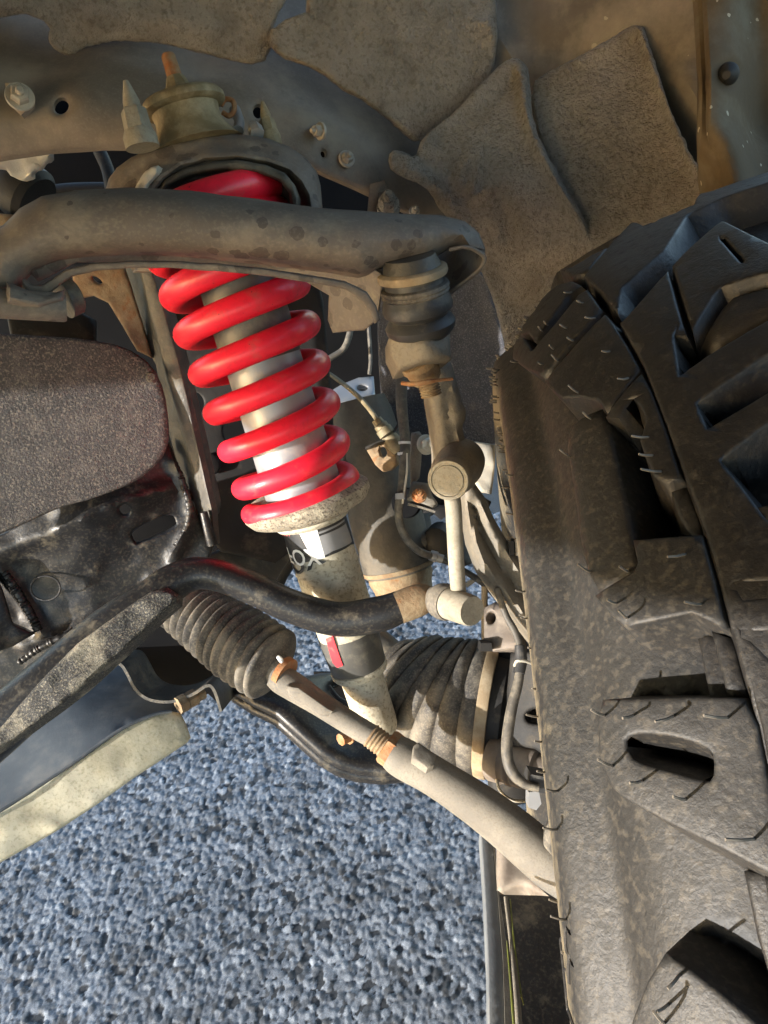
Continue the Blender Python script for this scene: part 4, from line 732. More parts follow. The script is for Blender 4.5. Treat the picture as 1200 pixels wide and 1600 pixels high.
mk("caliper_mount", sheet([(756, 950), (775, 940), (805, 955), (812, 1015), (770, 1018), (756, 1010)], [(756, 950, .72), (810, 950, .70), (770, 1018, .70)], thick=.02, edge=(6, .004), rough=.002, rscale=70, holes=[oval(768, 966, 7, 9)]), M["pink"], HB)
mk("bracket_post", tube([(757, 905, .74, 5), (757, 960, .735, 5), (757, 1012, .73, 5)], 10, 10), M["tan"], HB)
mk("banjo_clip", prism([(752, 1005), (768, 1005), (770, 1018), (750, 1018)], .69, .02), M["dark"], HB)
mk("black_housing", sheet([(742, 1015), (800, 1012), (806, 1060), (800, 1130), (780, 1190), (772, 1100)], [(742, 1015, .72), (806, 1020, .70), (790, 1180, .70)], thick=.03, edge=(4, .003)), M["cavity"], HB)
# wheel speed wire
WSW = thing("sensor_wire", "thin black sensor wire looping down beside the tyre to a clip", "wire", W(800, 1130, .6))
mk("wire", tube([(776, 920, .60, 5), (790, 960, .595, 5.5), (806, 990, .59, 6), (813, 1018, .585, 6), (811, 1060, .58, 7.5), (800, 1105, .575, 8.5), (793, 1150, .57, 9), (793, 1185, .565, 9), (803, 1210, .562, 9), (822, 1226, .56, 7), (842, 1232, .558, 6)], 70, 14), M["wire"], WSW)
mk("wire_tie", tube([(804, 1040, .572, 2.4), (808, 1033, .566, 2.4), (820, 1033, .566, 2.4), (830, 1036, .57, 2.4)], 14, 8), M["pale"], WSW)
mk("sleeve", tube([(812, 1008, .586, 8), (814, 1030, .584, 10), (811, 1052, .58, 9)], 10, 14), M["rubber_d"], WSW)
mk("clip", prism([(830, 1210), (862, 1216), (862, 1234), (852, 1240), (832, 1236), (826, 1224)], .56, .02), M["rubber_d"], WSW)
mk("connector", prism([(826, 1238), (842, 1236), (846, 1256), (838, 1266), (826, 1262)], .562, .012), M["alloy"], WSW)
# ------------------------------------------------------------------ lower control arm
LA = thing("lower_control_arm", "glossy black lower control arm low behind the tie rod", "control arm", W(500, 1140, .88))
mk("arm_body", sheet([(350, 1062), (400, 1072), (450, 1062), (500, 1052), (540, 1048), (600, 1060), (680, 1090), (720, 1140), (700, 1215), (640, 1212), (600, 1216), (560, 1212), (528, 1202), (500, 1185), (470, 1158), (430, 1122), (395, 1105), (365, 1086)], [(360, 1070, .86), (540, 1050, .93), (700, 1120, .90), (450, 1110, .84), (560, 1200, .82), (660, 1200, .82)],
   holes=[smooth_poly([(512, 1070), (540, 1060), (590, 1068), (622, 1100), (625, 1135), (600, 1140), (560, 1118), (520, 1092)], 2)], thick=.012, edge=(26, .022), res=9), M["black"], LA, sharp=60)
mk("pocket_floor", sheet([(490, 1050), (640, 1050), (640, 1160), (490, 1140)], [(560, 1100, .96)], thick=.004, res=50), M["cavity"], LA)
mk("pocket_lip", tube([(514, 1072, .895, 3), (530, 1092, .885, 3.5), (552, 1103, .875, 4), (572, 1120, .865, 4), (592, 1136, .86, 3)], 30, 10), M["black"], LA)
mk("adjuster_bolt", join([lathe((556, 1143, .80), (532, 1156, .785), [(0, 0), (0, 10), (.45, 10), (.46, 14), (.55, 14), (.56, 10.5), (1, 10), (1, 0)], 8)]), M["rust"], LA)
# ------------------------------------------------------------------ skid plate and its brackets
SK = thing("skid_plate", "skid plate edge, sunlight painted in as cream, sticking out at lower left over the asphalt", "skid plate", W(150, 1220, .72))
mk("lit_flange", sheet([(-110, 1330), (0, 1268), (60, 1229), (112, 1195), (155, 1163), (187, 1142), (215, 1126), (242, 1117), (268, 1112), (281, 1114), (290, 1130), (298, 1152), (292, 1160), (262, 1180), (210, 1214), (150, 1257), (82, 1302), (0, 1347), (-110, 1405)], [(-110, 1330, .70), (60, 1229, .74), (187, 1142, .775), (281, 1114, .80), (-110, 1405, .685), (82, 1302, .725), (210, 1214, .76), (298, 1152, .79)], thick=.004, edge=(6, .003), res=10, rough=.0012, rscale=35, bumps=[([(10, 1300), (60, 1285), (90, 1296)], 9, .0014)]), M["cream"], SK)
mk("upper_tray", sheet([(-110, 1330), (0, 1268), (60, 1229), (112, 1195), (155, 1163), (187, 1142), (215, 1126), (242, 1117), (268, 1112), (290, 1100), (250, 1096), (215, 1080), (190, 1040), (150, 1020), (60, 1060), (-110, 1180)], [(-110, 1330, .702), (60, 1229, .742), (187, 1142, .777), (281, 1114, .802), (190, 1040, .90), (-110, 1180, .82), (60, 1060, .88)], thick=.004, edge=(3, .002), res=14, rough=.001, rscale=30), M["skid_in"], SK)
mk("edge_bead", tube([(-110, 1330, .699, 3), (0, 1267, .72, 3), (112, 1194, .752, 3), (187, 1141, .774, 3), (242, 1116, .79, 3), (268, 1111, .797, 2.5)], 50, 10), M["skid_in"], SK)
mk("bracket_strip", ribbon([(166, 1040), (178, 1036), (190, 1040), (200, 1056), (212, 1078), (230, 1092), (255, 1097), (280, 1094), (305, 1083), (322, 1072), (331, 1074), (338, 1088), (345, 1112)], .80, .07, 4.5, 60), M["bracket"], SK)
mk("rusty_bolt", join([lathe((278, 1103, .80), (318, 1082, .82), [(0, 0), (0, 14), (.3, 14), (.32, 11), (.36, 13), (.7, 13), (.72, 10), (1, 10), (1, 0)], 8)]), M["rusty"], SK)
BK = thing("recess_shade_panel", "recess shade painted as a black panel behind the bent bracket strip under the sway bar", "panel", W(260, 1030, .95))
mk("panel", sheet([(130, 950), (300, 930), (335, 1010), (362, 1085), (340, 1098), (325, 1084), (300, 1098), (200, 1100), (120, 1060)], [(200, 1020, .93), (330, 950, .93), (340, 1090, .93)], thick=.006, edge=(4, .002), res=20), M["cavity"], BK)  # black sheet paints the shade of the recess
mk("side_rail", tube([(325, 1010, .88, 12), (345, 1050, .88, 11), (352, 1090, .88, 9)], 10, 12), M["rusty"], BK)
# ------------------------------------------------------------------ axle tube, brake hose, brackets
AX = thing("axle_tube", "dusty brown axle tube with flanged collar behind the strut", "axle tube", W(620, 800, .85))
a1, a2 = (564, 650, .86), (624, 892, .88)
mk("tube", lathe(a1, a2, [(-.1, 44), (0, 50), (.3, 56), (.7, 58), (.92, 56), (.96, 56), (1, 54), (1, 0)], 56), M["axle"], AX)
mk("collar_ring", lathe(a1, a2, [(.955, 50), (.96, 57), (.985, 57), (.99, 50)], 56), M["rusty"], AX)
mk("collar", lathe(a1, a2, [(1.0, 0), (1.0, 50), (1.04, 51), (1.1, 46), (1.16, 44), (1.2, 40), (1.2, 0)], 56), M["rusty"], AX)
mk("upper_casting", sheet([(528, 640), (560, 622), (600, 640), (622, 680), (628, 760), (640, 800), (600, 800), (560, 760), (535, 720)], [(528, 650, .85), (620, 680, .87), (600, 800, .83)], thick=.04, edge=(12, .008), rough=.005, rscale=70, res=8, holes=[oval(632, 770, 0.1, 0.1)][:0]), M["axle"], AX)
mk("support_web", sheet([(596, 790), (660, 792), (690, 792), (725, 760), (735, 800), (738, 880), (716, 888), (690, 868), (640, 872), (598, 860)], [(596, 790, .93), (735, 800, .95), (640, 872, .92)], holes=[[(672, 806), (692, 796), (706, 812), (700, 828), (690, 842), (678, 836)]], thick=.01, edge=(4, .002), res=9, rough=.003, rscale=70), M["axle"], AX)
mk("backing_plate", sheet([(590, 630), (735, 630), (728, 700), (726, 762), (690, 794), (600, 800)], [(590, 630, .98), (735, 630, 1.0), (600, 800, .96)], thick=.008, edge=(4, .002), res=20), M["dark"], AX)
mk("port_plug", lathe((636, 786, .815), (634, 786, .81), [(0, 24), (.6, 24), (1, 22), (1, 0)], 28), M["cavity"], AX)
mk("side_tube", tube([(598, 850, .86, 17), (640, 846, .86, 16), (700, 838, .86, 15)], 12, 24), M["axle"], AX)
mk("side_bracket", sheet([(618, 800), (656, 796), (658, 832), (606, 836)], [(618, 800, .84), (656, 800, .85), (606, 836, .84)], thick=.02, edge=(4, .002), rough=.001, rscale=80), M["axle"], AX)
mk("round_boss", lathe((690, 838, .87), (672, 858, .83), [(0, 0), (0, 24), (.5, 24), (.6, 16), (.62, 0)], 32), M["dark"], AX)
BKT = thing("brake_hose_bracket", "rusty folded brake line bracket beside the red spring", "bracket", W(590, 705, .74))
mk("folded_plate", sheet([(571, 700), (577, 695), (608, 690), (618, 700), (622, 724), (612, 734), (598, 737), (586, 726), (578, 712)], [(571, 700, .75), (618, 700, .74), (598, 736, .745)], holes=[smooth_poly([(590, 700), (602, 697), (606, 712), (596, 716)], 1)], thick=.006, edge=(4, .002), res=5, rough=.0015, rscale=150), M["rusty"], BKT)
mk("top_flange", ribbon([(571, 700), (590, 692), (606, 686), (614, 676), (624, 660)], .735, .03, 4), M["bracket"], BKT)
mk("line_fitting", lathe((588, 655, .735), (606, 680, .735), [(0, 0), (0, 8), (.3, 9), (.35, 11), (.55, 11), (.6, 13), (.95, 13), (1, 9), (1, 0)], 12), M["zinc"], BKT)
mk("fitting_body", lathe((604, 676, .74), (624, 705, .74), [(0, 0), (0, 11), (.5, 14), (1, 10), (1, 0)], 10), M["zinc"], BKT)
BL = thing("brake_line", "thin steel brake line running from behind the spring to its bracket", "brake line", W(560, 620, .76))
mk("line", tube([(500, 575, .84, 3.5), (530, 595, .82, 3.5), (558, 618, .79, 3.8), (578, 640, .75, 4), (592, 660, .735, 4)], 30, 10), M["zinc"], BL)
BHO = thing("brake_hose", "grey rubber brake hose hanging down and curling to the axle", "hose", W(630, 700, .66))
mk("hose", tube([(628, 560, .68, 9), (627, 620, .68, 9), (630, 660, .68, 8.5), (633, 692, .675, 8), (631, 730, .672, 7.5), (628, 765, .67, 7.2), (623, 795, .67, 6.6), (626, 822, .672, 6.4), (638, 846, .675, 6.2), (656, 862, .68, 6), (676, 869, .69, 6)], 80, 16), M["wire"], BHO)
for (u, v) in ((632, 690), (630.5, 707)): mk("band", lathe((u, v, .675), (u, v + 4, .675), [(0, 8), (0, 9.6), (1, 9.6), (1, 8)], 24), M["white"], BHO)
mk("guard_wire", tube([(636, 708, .66, 1.6), (636, 735, .66, 1.8), (632, 765, .66, 1.8), (629, 787, .66, 1.6)], 16, 8), M["pale"], BHO)
mk("hose_clip", prism([(618, 771), (630, 770), (633, 780), (618, 780)], .655, .02), M["alloy"], BHO)
mk("end_fitting", lathe((672, 867, .69), (692, 874, .69), [(0, 0), (0, 8), (.5, 9), (.55, 7), (1, 7), (1, 0)], 10), M["alloy"], BHO)
SEN = thing("sensor_plate", "grey stepped bracket with rusty square nut next to the brake hose", "bracket", W(655, 760, .68))
mk("tall_strip", sheet([(643, 676), (655, 674), (660, 680), (660, 700), (656, 745), (642, 760), (640, 720)], [(643, 676, .70), (660, 680, .70), (642, 760, .69)], thick=.006, edge=(4, .002), res=6), M["rod"], SEN)
mk("plate", sheet([(640, 760), (646, 752), (668, 755), (676, 775), (684, 786), (676, 792), (656, 786), (636, 780)], [(640, 760, .675), (680, 780, .67), (640, 782, .67)], thick=.006, edge=(4, .002), res=5), M["rod"], SEN)
mk("square_nut", hexbolt(655, 775, .665, 9, -FW + .3 * UP, .006, 1.3, .5), M["rust"], SEN)
mk("lower_edge", ribbon([(638, 788), (655, 792), (680, 800)], .668, .03, 3), M["rod"], SEN)
mk("bright_nut", hexbolt(665, 695, .70, 11, -FW + .5 * RT, .008), M["pale"], SEN)
mk("dark_mass", sheet([(660, 786), (700, 790), (706, 800), (690, 812), (676, 800), (662, 802)], [(660, 786, .80), (706, 800, .80), (690, 812, .80)], thick=.02), M["dark"], SEN)
CB = thing("cable", "black cable crossing behind the end link above the asphalt", "cable", W(740, 890, .75))
mk("cable", tube([(682, 872, .72, 5), (704, 880, .72, 5), (735, 898, .73, 5), (760, 915, .74, 6), (790, 945, .75, 7)], 24, 12), M["rubber_d"], CB)
mk("stay", tube([(728, 915, .75, 4), (745, 903, .75, 4), (756, 896, .75, 4)], 10, 8), M["rod"], CB)
# board lying beside the tyre
BD = thing("lower_trim_panel", "glossy black trim panel with pale grey edge strip hanging low beside the tyre", "trim panel", W(820, 1500, .55))
kk = .60
mk("edge_strip", sheet([(750, 1290), (768, 1290), (778, 1400), (786, 1500), (792, 1700), (765, 1700), (762, 1500), (756, 1380)], [(750, 1290, .97 * kk + .06), (792, 1290, .97 * kk + .06), (780, 1700, .78 * kk)], thick=.02, edge=(3, .002), res=12), M["kerb"], BD)
mk("side_lip", sheet([(768, 1290), (774, 1290), (776, 1390), (790, 1400), (798, 1500), (808, 1700), (792, 1700), (786, 1500), (778, 1400)], [(768, 1290, .968 * kk + .06), (792, 1290, .968 * kk + .06), (780, 1700, .775 * kk)], thick=.02, edge=(2, .001), res=12), M["rod"], BD)
mk("black_panel", sheet([(780, 1398), (840, 1399), (890, 1403), (960, 1420), (960, 1700), (806, 1700), (796, 1500)], [(768, 1290, .967 * kk + .06), (892, 1290, .96 * kk + .06), (780, 1700, .772 * kk)], thick=.02, edge=(2, .001), res=20), M["black"], BD)
mk("reflection_streak", tube([(797, 1405, .565, 1.2), (803, 1470, .53, 1.4), (812, 1540, .50, 1.6), (818, 1570, .488, 1.0)], 20, 8), M["yellow"], BD)  # thin tubes paint a reflection on the black panel
mk("reflection_streak", tube([(792, 1470, .53, 1.0), (798, 1540, .50, 1.6), (802, 1590, .48, 2.2), (808, 1660, .455, 2)], 20, 8), M["yellow"], BD)
mk("ridge", tube([(790, 1402, .566, 3), (800, 1480, .527, 4), (808, 1560, .49, 5), (816, 1680, .445, 6)], 20, 10), M["rod"], BD)
# ------------------------------------------------------------------ tyre
TC = C2W((.1522, -.2438, .5100)); TA = unit(RT + .0922 * UP - .1457 * FW)   # centre, axis pointing outboard
TE1 = unit(np.cross(TA, [0, 0, 1.])); TE2 = np.cross(TA, TE1)
PROF = spline([(.030, .222), (.018, .228), (.004, .237), (-.018, .257), (-.031, .281), (-.0410, .304), (-.0455, .326), (-.0450, .344), (-.0410, .361), (-.0315, .3785), (-.016, .3918), (-.001, .400), (.014, .4065), (.06, .421), (.13, .430), (.20, .421), (.248, .408), (.262, .400), (.28, .385), (.302, .36), (.307, .335), (.297, .29), (.27, .245)], 440)
PS = np.r_[0, np.cumsum(np.linalg.norm(np.diff(PROF, axis=0), axis=1))]
PT = np.gradient(PROF, axis=0); PT /= np.linalg.norm(PT, axis=1)[:, None]; PN = np.stack([-PT[:, 1], PT[:, 0]], 1)   # outward
S_BULGE, S_SH = float(np.interp(.3262, PROF[:180, 1], PS[:180])), float(PS[np.argmin(np.abs(PROF[:, 0] + .001) + np.abs(PROF[:, 1] - .3995) * 5)])
TR_ = .40
def tyre(th, s, h=0.0):
    th, s = np.asarray(th, float), np.asarray(s, float)
    a = np.interp(s, PS, PROF[:, 0]) + h * np.interp(s, PS, PN[:, 0]); r = np.interp(s, PS, PROF[:, 1]) + h * np.interp(s, PS, PN[:, 1])
    return TC + a[..., None] * TA + r[..., None] * (np.cos(th)[..., None] * TE1 + np.sin(th)[..., None] * TE2)
_th = np.linspace(0, 2 * math.pi, 1080, endpoint=False); _s = np.linspace(S_BULGE - .035, PS[330], 300)
_TH, _SS = np.meshgrid(_th, _s); _P = tyre(_TH, _SS); _Q = PX(_P)
_n = np.interp(_SS, PS, PN[:, 0])[..., None] * TA + np.interp(_SS, PS, PN[:, 1])[..., None] * (np.cos(_TH)[..., None] * TE1 + np.sin(_TH)[..., None] * TE2)
_face = ((_P - CAM) * _n).sum(-1) < -.01 * 0
_fq, _fd, _ft, _fs = _Q[_face][:, :2], _Q[_face][:, 2], _TH[_face], _SS[_face]
def tinv(p):
    d = np.linalg.norm(_fq - p, axis=1) + .0 * _fd; m = d.min(); c = np.where(d < m + 14)[0]; i = c[np.argmin(_fd[c])]
    g = np.array([_ft[i], _fs[i]])
    g2 = invert(lambda a, b: tyre(a, b), p, g, it=10, h=(1e-3, 2e-4), lim=(.03, .006))
    if np.linalg.norm(PX(tyre(*g2))[:2] - p) < 3: g = g2
    return g
TY = thing("tyre", "chunky black off-road tyre with dusty sidewall lugs and rubber whiskers at right", "tyre", TC)
def tdepth(s): return np.interp(s, [0, S_BULGE + .022, S_BULGE + .036, S_SH - .002, S_SH + .006, PS[-1] - .16, PS[-1] - .14, PS[-1]], [0, 0, .011, .0125, .014, .014, 0, 0])
def tface(th, s, h):
    return tyre(th, s, h)
nth, ns_ = 900, 230
ss = np.linspace(PS[0], PS[-1], ns_); hh = -tdepth(ss)
tt = np.linspace(0, 2 * math.pi, nth, endpoint=False)
TTg, SSg = np.meshgrid(tt, ss); HG = -tdepth(SSg)
def sink(poly, depth, soft, tilt=None):      # moulded recesses that go deeper than the grooves
    global HG
    q = np.array([(lambda g: (g[0] * TR_, g[1]))(tinv(p)) for p in resample(poly, 14)]); G2 = np.stack([TTg.ravel() * TR_, SSg.ravel()], 1)
    lo, hi = q.min(0) - .02, q.max(0) + .02; m = ((G2 > lo) & (G2 < hi)).all(1); P_ = G2[m]
    k = np.clip(seg_dist(P_, q, np.roll(q, -1, 0)) / soft, 0, 1) * inside(P_, q); k = k * k * (3 - 2 * k)
    d = depth
    if tilt is not None:
        g0, g1 = [np.array((lambda g: (g[0] * TR_, g[1]))(tinv(p))) for p in tilt]; ax_ = (g1 - g0) / ((g1 - g0) @ (g1 - g0)); d = depth * np.clip((P_ - g0) @ ax_, 0, 1)
    H = HG.ravel(); H[m] -= k * d; HG = H.reshape(HG.shape)
sink([(976, 1148), (1010, 1141), (1062, 1147), (1110, 1162), (1124, 1184), (1120, 1228), (1094, 1226), (1046, 1212), (990, 1196), (978, 1174)], .034, .005)
sink([(965, 655), (1003, 640), (1015, 720), (1043, 757), (1060, 822), (1098, 838), (1040, 842), (988, 842), (978, 790), (962, 700)], .014, .008)
sink([(945, 1092), (975, 1062), (1090, 1060), (1165, 1080), (1165, 1092), (1050, 1093)], .012, .006)
sink([(1040, 1480), (1075, 1455), (1160, 1500), (1240, 1560), (1240, 1640), (1140, 1560), (1086, 1516)], .014, .008)
Vt = tyre(TTg, SSg, HG).reshape(-1, 3)
Ft = [(i * nth + j, i * nth + (j + 1) % nth, (i + 1) * nth + (j + 1) % nth, (i + 1) * nth + j) for i in range(ns_ - 1) for j in range(nth)]
cas = mk("casing", (Vt, Ft), M["tyre_s"], TY, sharp=60)
da = cas.data.attributes.new("dust", 'FLOAT', 'POINT')     # road dust caked on the widest part of the sidewall
da.data.foreach_set("value", np.repeat(np.interp(ss, [S_BULGE - .05, S_BULGE - .02, S_BULGE + .004, S_BULGE + .022, S_BULGE + .05], [.2, .6, .75, .36, 0]), nth).astype(np.float32))
def lug_q(name, q2, holes, h, mt, edge=.0013, flare=.007, res=.005, base=-.024, parent=None, drop=.0009):
    V, T, D, rim = mesh2d(q2, holes, res, (edge * .15, edge * .5, edge))
    hh = h - roundoff(D, edge, drop)
    f = tyre(V[:, 0] / TR_, V[:, 1], hh)
    ctr = np.zeros_like(V); cnt = {}
    for a, b in rim:                       # flare the walls outwards
        t = V[b] - V[a]; n = np.array([t[1], -t[0]]); n /= np.linalg.norm(n) + 1e-12; ctr[a] += n; ctr[b] += n
    nn = np.linalg.norm(ctr, axis=1)[:, None]; ctr = np.where(nn > 0, ctr / (nn + 1e-12), 0)
    Vb = V + ctr * flare; bk = tyre(Vb[:, 0] / TR_, Vb[:, 1], np.full(len(Vb), base))
    return mk(name, shell(f, bk, T, rim, False), mt, parent or TY, sharp=50)
LUGS = []
def floor_h(p, g):      # height of the rubber under a photo point: block top or casing floor
    for q, h in LUGS:
        if inside(np.array([p], float), np.array(q, float))[0]: return h
    i = int(np.clip(np.searchsorted(ss, g[1]), 0, ns_ - 1)); j = int(g[0] % (2 * math.pi) / (2 * math.pi) * nth) % nth
    return float(HG[i, j])
def on_rubber(p):
    g = tinv(p); h = floor_h(p, g)
    if h < -.001: g = invert(lambda a, b: tyre(a, b, h), p, g, it=8, h=(1e-3, 2e-4), lim=(.03, .006)); h = floor_h(p, g)
    return g, h
def lug(name, px, h=0., mt="tyre", holes=(), **k):
    LUGS.append((px, h))
    cv = lambda P: np.array([(lambda g: (g[0] * TR_, g[1]))(tinv(p)) for p in resample(P, 18)])
    return lug_q(name, cv(px), [cv(x) for x in holes], h, M[mt], **k)
# shoulder blocks traced on the sidewall side
lug("shoulder_block", [(945, 1094), (1010, 1092), (1090, 1090), (1163, 1092), (1186, 1135), (1198, 1200), (1215, 1290), (1240, 1390), (1200, 1364), (1120, 1322), (1050, 1288), (1010, 1266), (975, 1246), (962, 1233), (950, 1210), (941, 1180), (938, 1125)], .0015, "tyre_s",
    holes=[smooth_poly([(982, 1153), (1008, 1147), (1060, 1153), (1106, 1168), (1118, 1184), (1116, 1222), (1096, 1219), (1050, 1206), (996, 1191), (984, 1172)], 1)], res=.004)
lug("shoulder_block", [(932, 932), (995, 893), (999, 882), (991, 846), (1040, 842), (1099, 838), (1119, 908), (1136, 984), (1097, 967), (1083, 961), (1030, 972), (980, 982), (955, 960)], .0015, "tyre_s", res=.004)
lug("sidewall_panel", [(916, 642), (936, 632), (950, 664), (963, 720), (979, 790), (986, 830), (996, 880), (992, 890), (932, 928), (912, 893), (900, 840), (890, 760), (880, 700), (884, 662)], -.0005, "tyre_s", res=.005, edge=.004, drop=.002)
lug("shoulder_block", [(947, 652), (975, 615), (1003, 584), (1019, 612), (1042, 672), (1058, 725), (1066, 750), (1053, 752), (1043, 757), (1022, 746), (1011, 720), (1001, 690), (1010, 660), (1003, 640), (990, 624), (967, 654)], .001, "tyre", res=.004)
lug("shoulder_block", [(1044, 760), (1068, 753), (1084, 795), (1098, 833), (1085, 836), (1068, 822), (1055, 800)], -.002, "tyre", res=.004)
lug("shoulder_block", [(852, 598), (900, 542), (945, 492), (954, 500), (980, 540), (1001, 578), (985, 600), (950, 646), (935, 628), (905, 622), (880, 625), (862, 610)], .001, "tyre", res=.004)
lug("shoulder_block", [(806, 536), (820, 529), (833, 549), (870, 507), (905, 463), (918, 453), (940, 485), (895, 538), (850, 590), (826, 580), (803, 562)], .001, "tyre", res=.004)
lug("shoulder_block", [(828, 500), (845, 470), (868, 446), (895, 440), (908, 446), (890, 458), (860, 498), (836, 535), (826, 522), (812, 524)], .0005, "tyre", res=.004)
lug("shoulder_block", [(1043, 1488), (1086, 1516), (1140, 1558), (1195, 1605), (1235, 1640), (1240, 1700), (1100, 1700), (985, 1680), (982, 1630), (998, 1580), (1016, 1532)], .0015, "tyre_s", res=.005)
for p, h in (([(1078, 985), (1104, 977), (1138, 992), (1164, 1086), (1098, 1086)], -.0055), ([(1106, 979), (1139, 992), (1164, 1086), (1131, 1084)], -.0025), ([(1150, 1362), (1188, 1366), (1238, 1396), (1240, 1600), (1200, 1560), (1172, 1470)], -.0055), ([(1189, 1368), (1238, 1398), (1240, 1590), (1206, 1500)], -.003)):
    lug("shoulder_step", p, h, "tyre", res=.004, edge=.002, drop=.001, flare=.001)
# tread blocks
lug("tread_block", [(873, 420), (905, 366), (951, 323), (985, 309), (1017, 297), (1083, 271), (1127, 258), (1205, 241), (1260, 232), (1260, 244), (1200, 258), (1110, 290), (1050, 308), (1000, 325), (960, 372), (915, 425), (893, 432)], .0, res=.005)
lug("tread_block", [(913, 434), (965, 373), (1010, 327), (1060, 314), (1110, 302), (1200, 272), (1260, 256), (1260, 268), (1205, 287), (1130, 312), (1075, 339), (1040, 393), (973, 452), (967, 494), (942, 460)], .001, res=.005)
lug("tread_block", [(1051, 416), (1080, 388), (1128, 346), (1180, 372), (1260, 410), (1260, 420), (1190, 432), (1127, 451), (1083, 518)], .001, res=.005, holes=[[(1126, 376), (1132, 374), (1164, 408), (1159, 413)]])
lug("tread_block", [(1089, 521), (1129, 456), (1190, 438), (1260, 424), (1260, 462), (1180, 495), (1108, 529)], -.001, res=.005, edge=.006, drop=.005)
BIG = [(969, 506), (982, 496), (1044, 424), (1072, 524), (1054, 525), (1063, 589), (1103, 560), (1170, 520), (1260, 470), (1260, 520), (1180, 570), (1090, 632), (1106, 672), (1180, 628), (1260, 580), (1260, 628), (1190, 672), (1127, 721), (1160, 762), (1195, 808), (1260, 870), (1260, 908), (1200, 910), (1150, 912), (1163, 938), (1260, 930), (1260, 985), (1163, 989), (1215, 1042), (1262, 1080), (1262, 1420), (1226, 1300), (1203, 1200), (1191, 1138), (1169, 1057), (1143, 983), (1125, 906), (1103, 833), (1063, 723), (1040, 660), (1007, 574)]
lug("tread_block", BIG, .001, res=.006)
# the same pattern goes on round the tyre where the photograph does not look
def gen(s0, s1, n, ph, skew, sk=()):
    for k in range(n):
        c = 2 * math.pi * (k + ph) / n; P_ = tyre(np.array([c - .06, c, c + .06]), np.full(3, (s0 + s1) / 2)); q = PX(P_)
        if s0 < S_SH + .085 and ((q[:, 2] > .05) & (q[:, 0] < 1330) & (q[:, 1] > 150) & (q[:, 1] < 1760)).any() and ((P_[1] - CAM) @ ((P_[1] - TC) - TA * ((P_[1] - TC) @ TA)) < .02): continue
        w_ = math.pi * TR_ / n * .74; x = c * TR_
        lug_q("tread_block", np.array([(x - w_, s0), (x + w_ * .8, s0), (x + w_ + skew, (s0 + s1) / 2), (x + w_ * .9, s1), (x - w_ * .9, s1), (x - w_ + skew, (s0 + s1) / 2)]), (), .001, M["tyre"], res=.02)
gen(S_SH + .003, S_SH + .085, 26, 0, .006); gen(S_SH + .098, S_SH + .165, 26, .5, -.008); gen(S_SH + .178, S_SH + .262, 26, 0, -.006)
# moulding hairs
def pt(c, ox, oy, s): return [(x / s + ox, y / s + oy) for x, y in c]
WH = []
def wh(lst, ox, oy, s):
    for x0, y0, x1, y1 in lst: WH.append(((x0 / s + ox, y0 / s + oy), (x1 / s + ox, y1 / s + oy)))
wh([(220, 715, 255, 752), (198, 740, 232, 778), (290, 740, 340, 768), (310, 790, 368, 822), (240, 818, 285, 858), (258, 868, 303, 908), (188, 903, 240, 922), (195, 955, 258, 975), (330, 1000, 390, 1045), (325, 1092, 372, 1130), (372, 1095, 432, 1145), (358, 640, 412, 660), (400, 718, 462, 724), (468, 862, 525, 866), (510, 983, 605, 980), (310, 610, 360, 610), (135, 803, 185, 815)], 760, 230, 2.727)
wh([(590, 215, 690, 222), (600, 290, 708, 300), (632, 355, 745, 370), (272, 253, 340, 298), (332, 735, 425, 793), (512, 745, 590, 788), (730, 742, 850, 725), (778, 918, 915, 940), (478, 905, 555, 935), (545, 950, 600, 998), (120, 458, 172, 458), (165, 375, 222, 390), (135, 515, 160, 500), (130, 598, 195, 600), (158, 698, 220, 702), (178, 868, 212, 858), (222, 873, 292, 878), (185, 1092, 238, 1092), (200, 1182, 268, 1182), (105, 335, 172, 337)], 760, 600, 2.727)
wh([(0, 297, 40, 297), (0, 490, 65, 488), (45, 545, 150, 562), (240, 480, 350, 528), (415, 548, 500, 525), (570, 572, 710, 530), (795, 518, 990, 540), (258, 728, 390, 792), (430, 885, 545, 868), (650, 935, 770, 965), (-10, 890, 105, 898), (-15, 910, 70, 922), (-20, 1110, 82, 1122), (-15, 660, 60, 660), (-15, 240, 60, 243)], 840, 960, 3.333)
wh([(85, 492, 205, 520), (25, 560, 80, 600), (-10, 628, 130, 660), (640, 1060, 740, 945), (600, 1150, 680, 1100), (560, 1085, 660, 1200), (8, 995, 120, 1018), (-15, 1135, 100, 1165), (10, 1165, 100, 1190), (940, 240, 1130, 238)], 840, 1240, 3.333)
for k in range(46):
    y = 560 + 150 * rng.random() ** 1.1; x = 806 - .02 * (y - 560) + 9 * rng.normal()
    WH.append(((x - 16 - 8 * rng.random(), y - 2 + 4 * rng.random()), (x, y)))
for k in range(16):
    y = 470 + 90 * rng.random(); x = 826 - .42 * (y - 470)
    WH.append(((x - 12 - 5 * rng.random(), y - 4 - 4 * rng.random()), (x, y)))
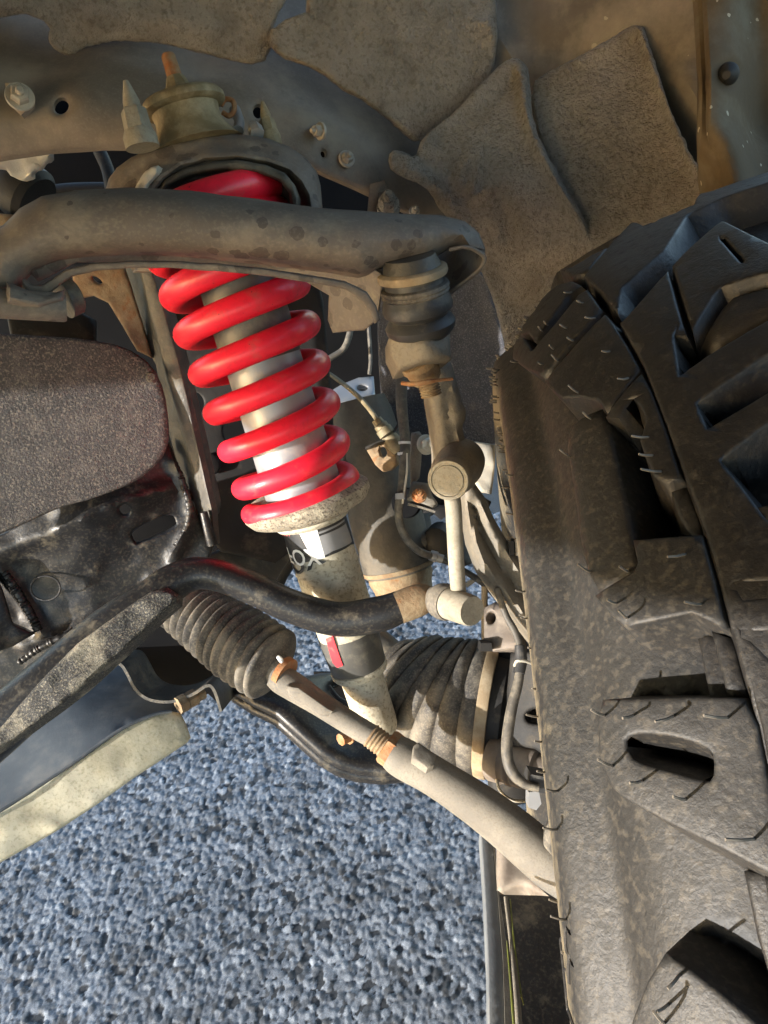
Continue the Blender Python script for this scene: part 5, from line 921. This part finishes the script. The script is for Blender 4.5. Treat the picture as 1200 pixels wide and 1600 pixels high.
for tip, basep in WH:
    g, hb = on_rubber(basep); b = tyre(g[0], g[1], hb - .0015); d = PX(b)[2]; e = PX(b)[:2]; tip = e + (np.array(tip) - np.array(basep)) * (.5 + .3 * rng.random())
    mid = (np.array(tip) * .45 + e * .55) + [0, 1.2]
    pts = np.vstack([b, W(e[0] + (tip[0] - e[0]) * .12, e[1] + (tip[1] - e[1]) * .12, d - .004), W(mid[0], mid[1], d - .0075), W(tip[0], tip[1], d - .0085)])
    mk("rubber_whisker", sweep(spline(pts, 7), .00036 if d < .4 else .0006, 5), M["whisk"], TY)
# raised moulded characters near the lower edge
def strokes(px, r=.0007, name="sidewall_lettering"):
    P = np.array([tyre(*tinv(p), .0006) for p in resample(px, 8)[: max(2, len(resample(px, 8)))]]); return P
for path in ([(884, 1447), (897, 1478), (906, 1503), (909, 1540)], [(889, 1492), (891, 1536)], [(884, 1447), (888, 1492), (907, 1538)], [(888, 1577), (893, 1590), (897, 1604)]):
    q = np.array(path, float); q = spline(q, 10) if len(q) > 2 else spline(q, 4)
    mk("sidewall_lettering", sweep(np.array([(lambda r: tyre(r[0][0], r[0][1], r[1]))(on_rubber(p)) for p in q]), .0007, 6), M["tyre"], TY)
# wheel barrel inside the tyre
WHL = thing("wheel_rim", "dark wheel barrel inside the tyre with brake parts behind the knuckle", "wheel", TC)
mk("barrel", lathe_w(TC, TA, [(.0, .240), (.012, .232), (.03, .232), (.045, .215), (.12, .205), (.2, .215), (.24, .232), (.25, .232), (.245, .1), (.23, .06), (.225, 0)], 96), M["rubber_d"], WHL)
for k, r in enumerate((.222, .214)): mk("barrel_ridge", lathe_w(TC, TA, [(.028 + .02 * k, r), (.03 + .02 * k, r - .006), (.036 + .02 * k, r - .006), (.038 + .02 * k, r)], 96), M["dark"], WHL)
mk("brake_disc", lathe_w(TC, TA, [(.06, .06), (.06, .165), (.085, .165), (.085, .06)], 72), M["dark"], WHL)
for k in range(4): mk("caliper_block", prism([(795 + 10 * k, 846 - 4 * k), (803 + 10 * k, 846 - 4 * k), (804 + 10 * k, 868), (796 + 10 * k, 868)], .60, .02), M["rod" if k % 2 else "dark"], WHL)
mk("caliper", sheet([(800, 866), (838, 868), (840, 930), (812, 905), (800, 885)], [(800, 866, .61), (840, 868, .60), (812, 905, .61)], thick=.03, edge=(6, .004)), M["pink"], WHL)
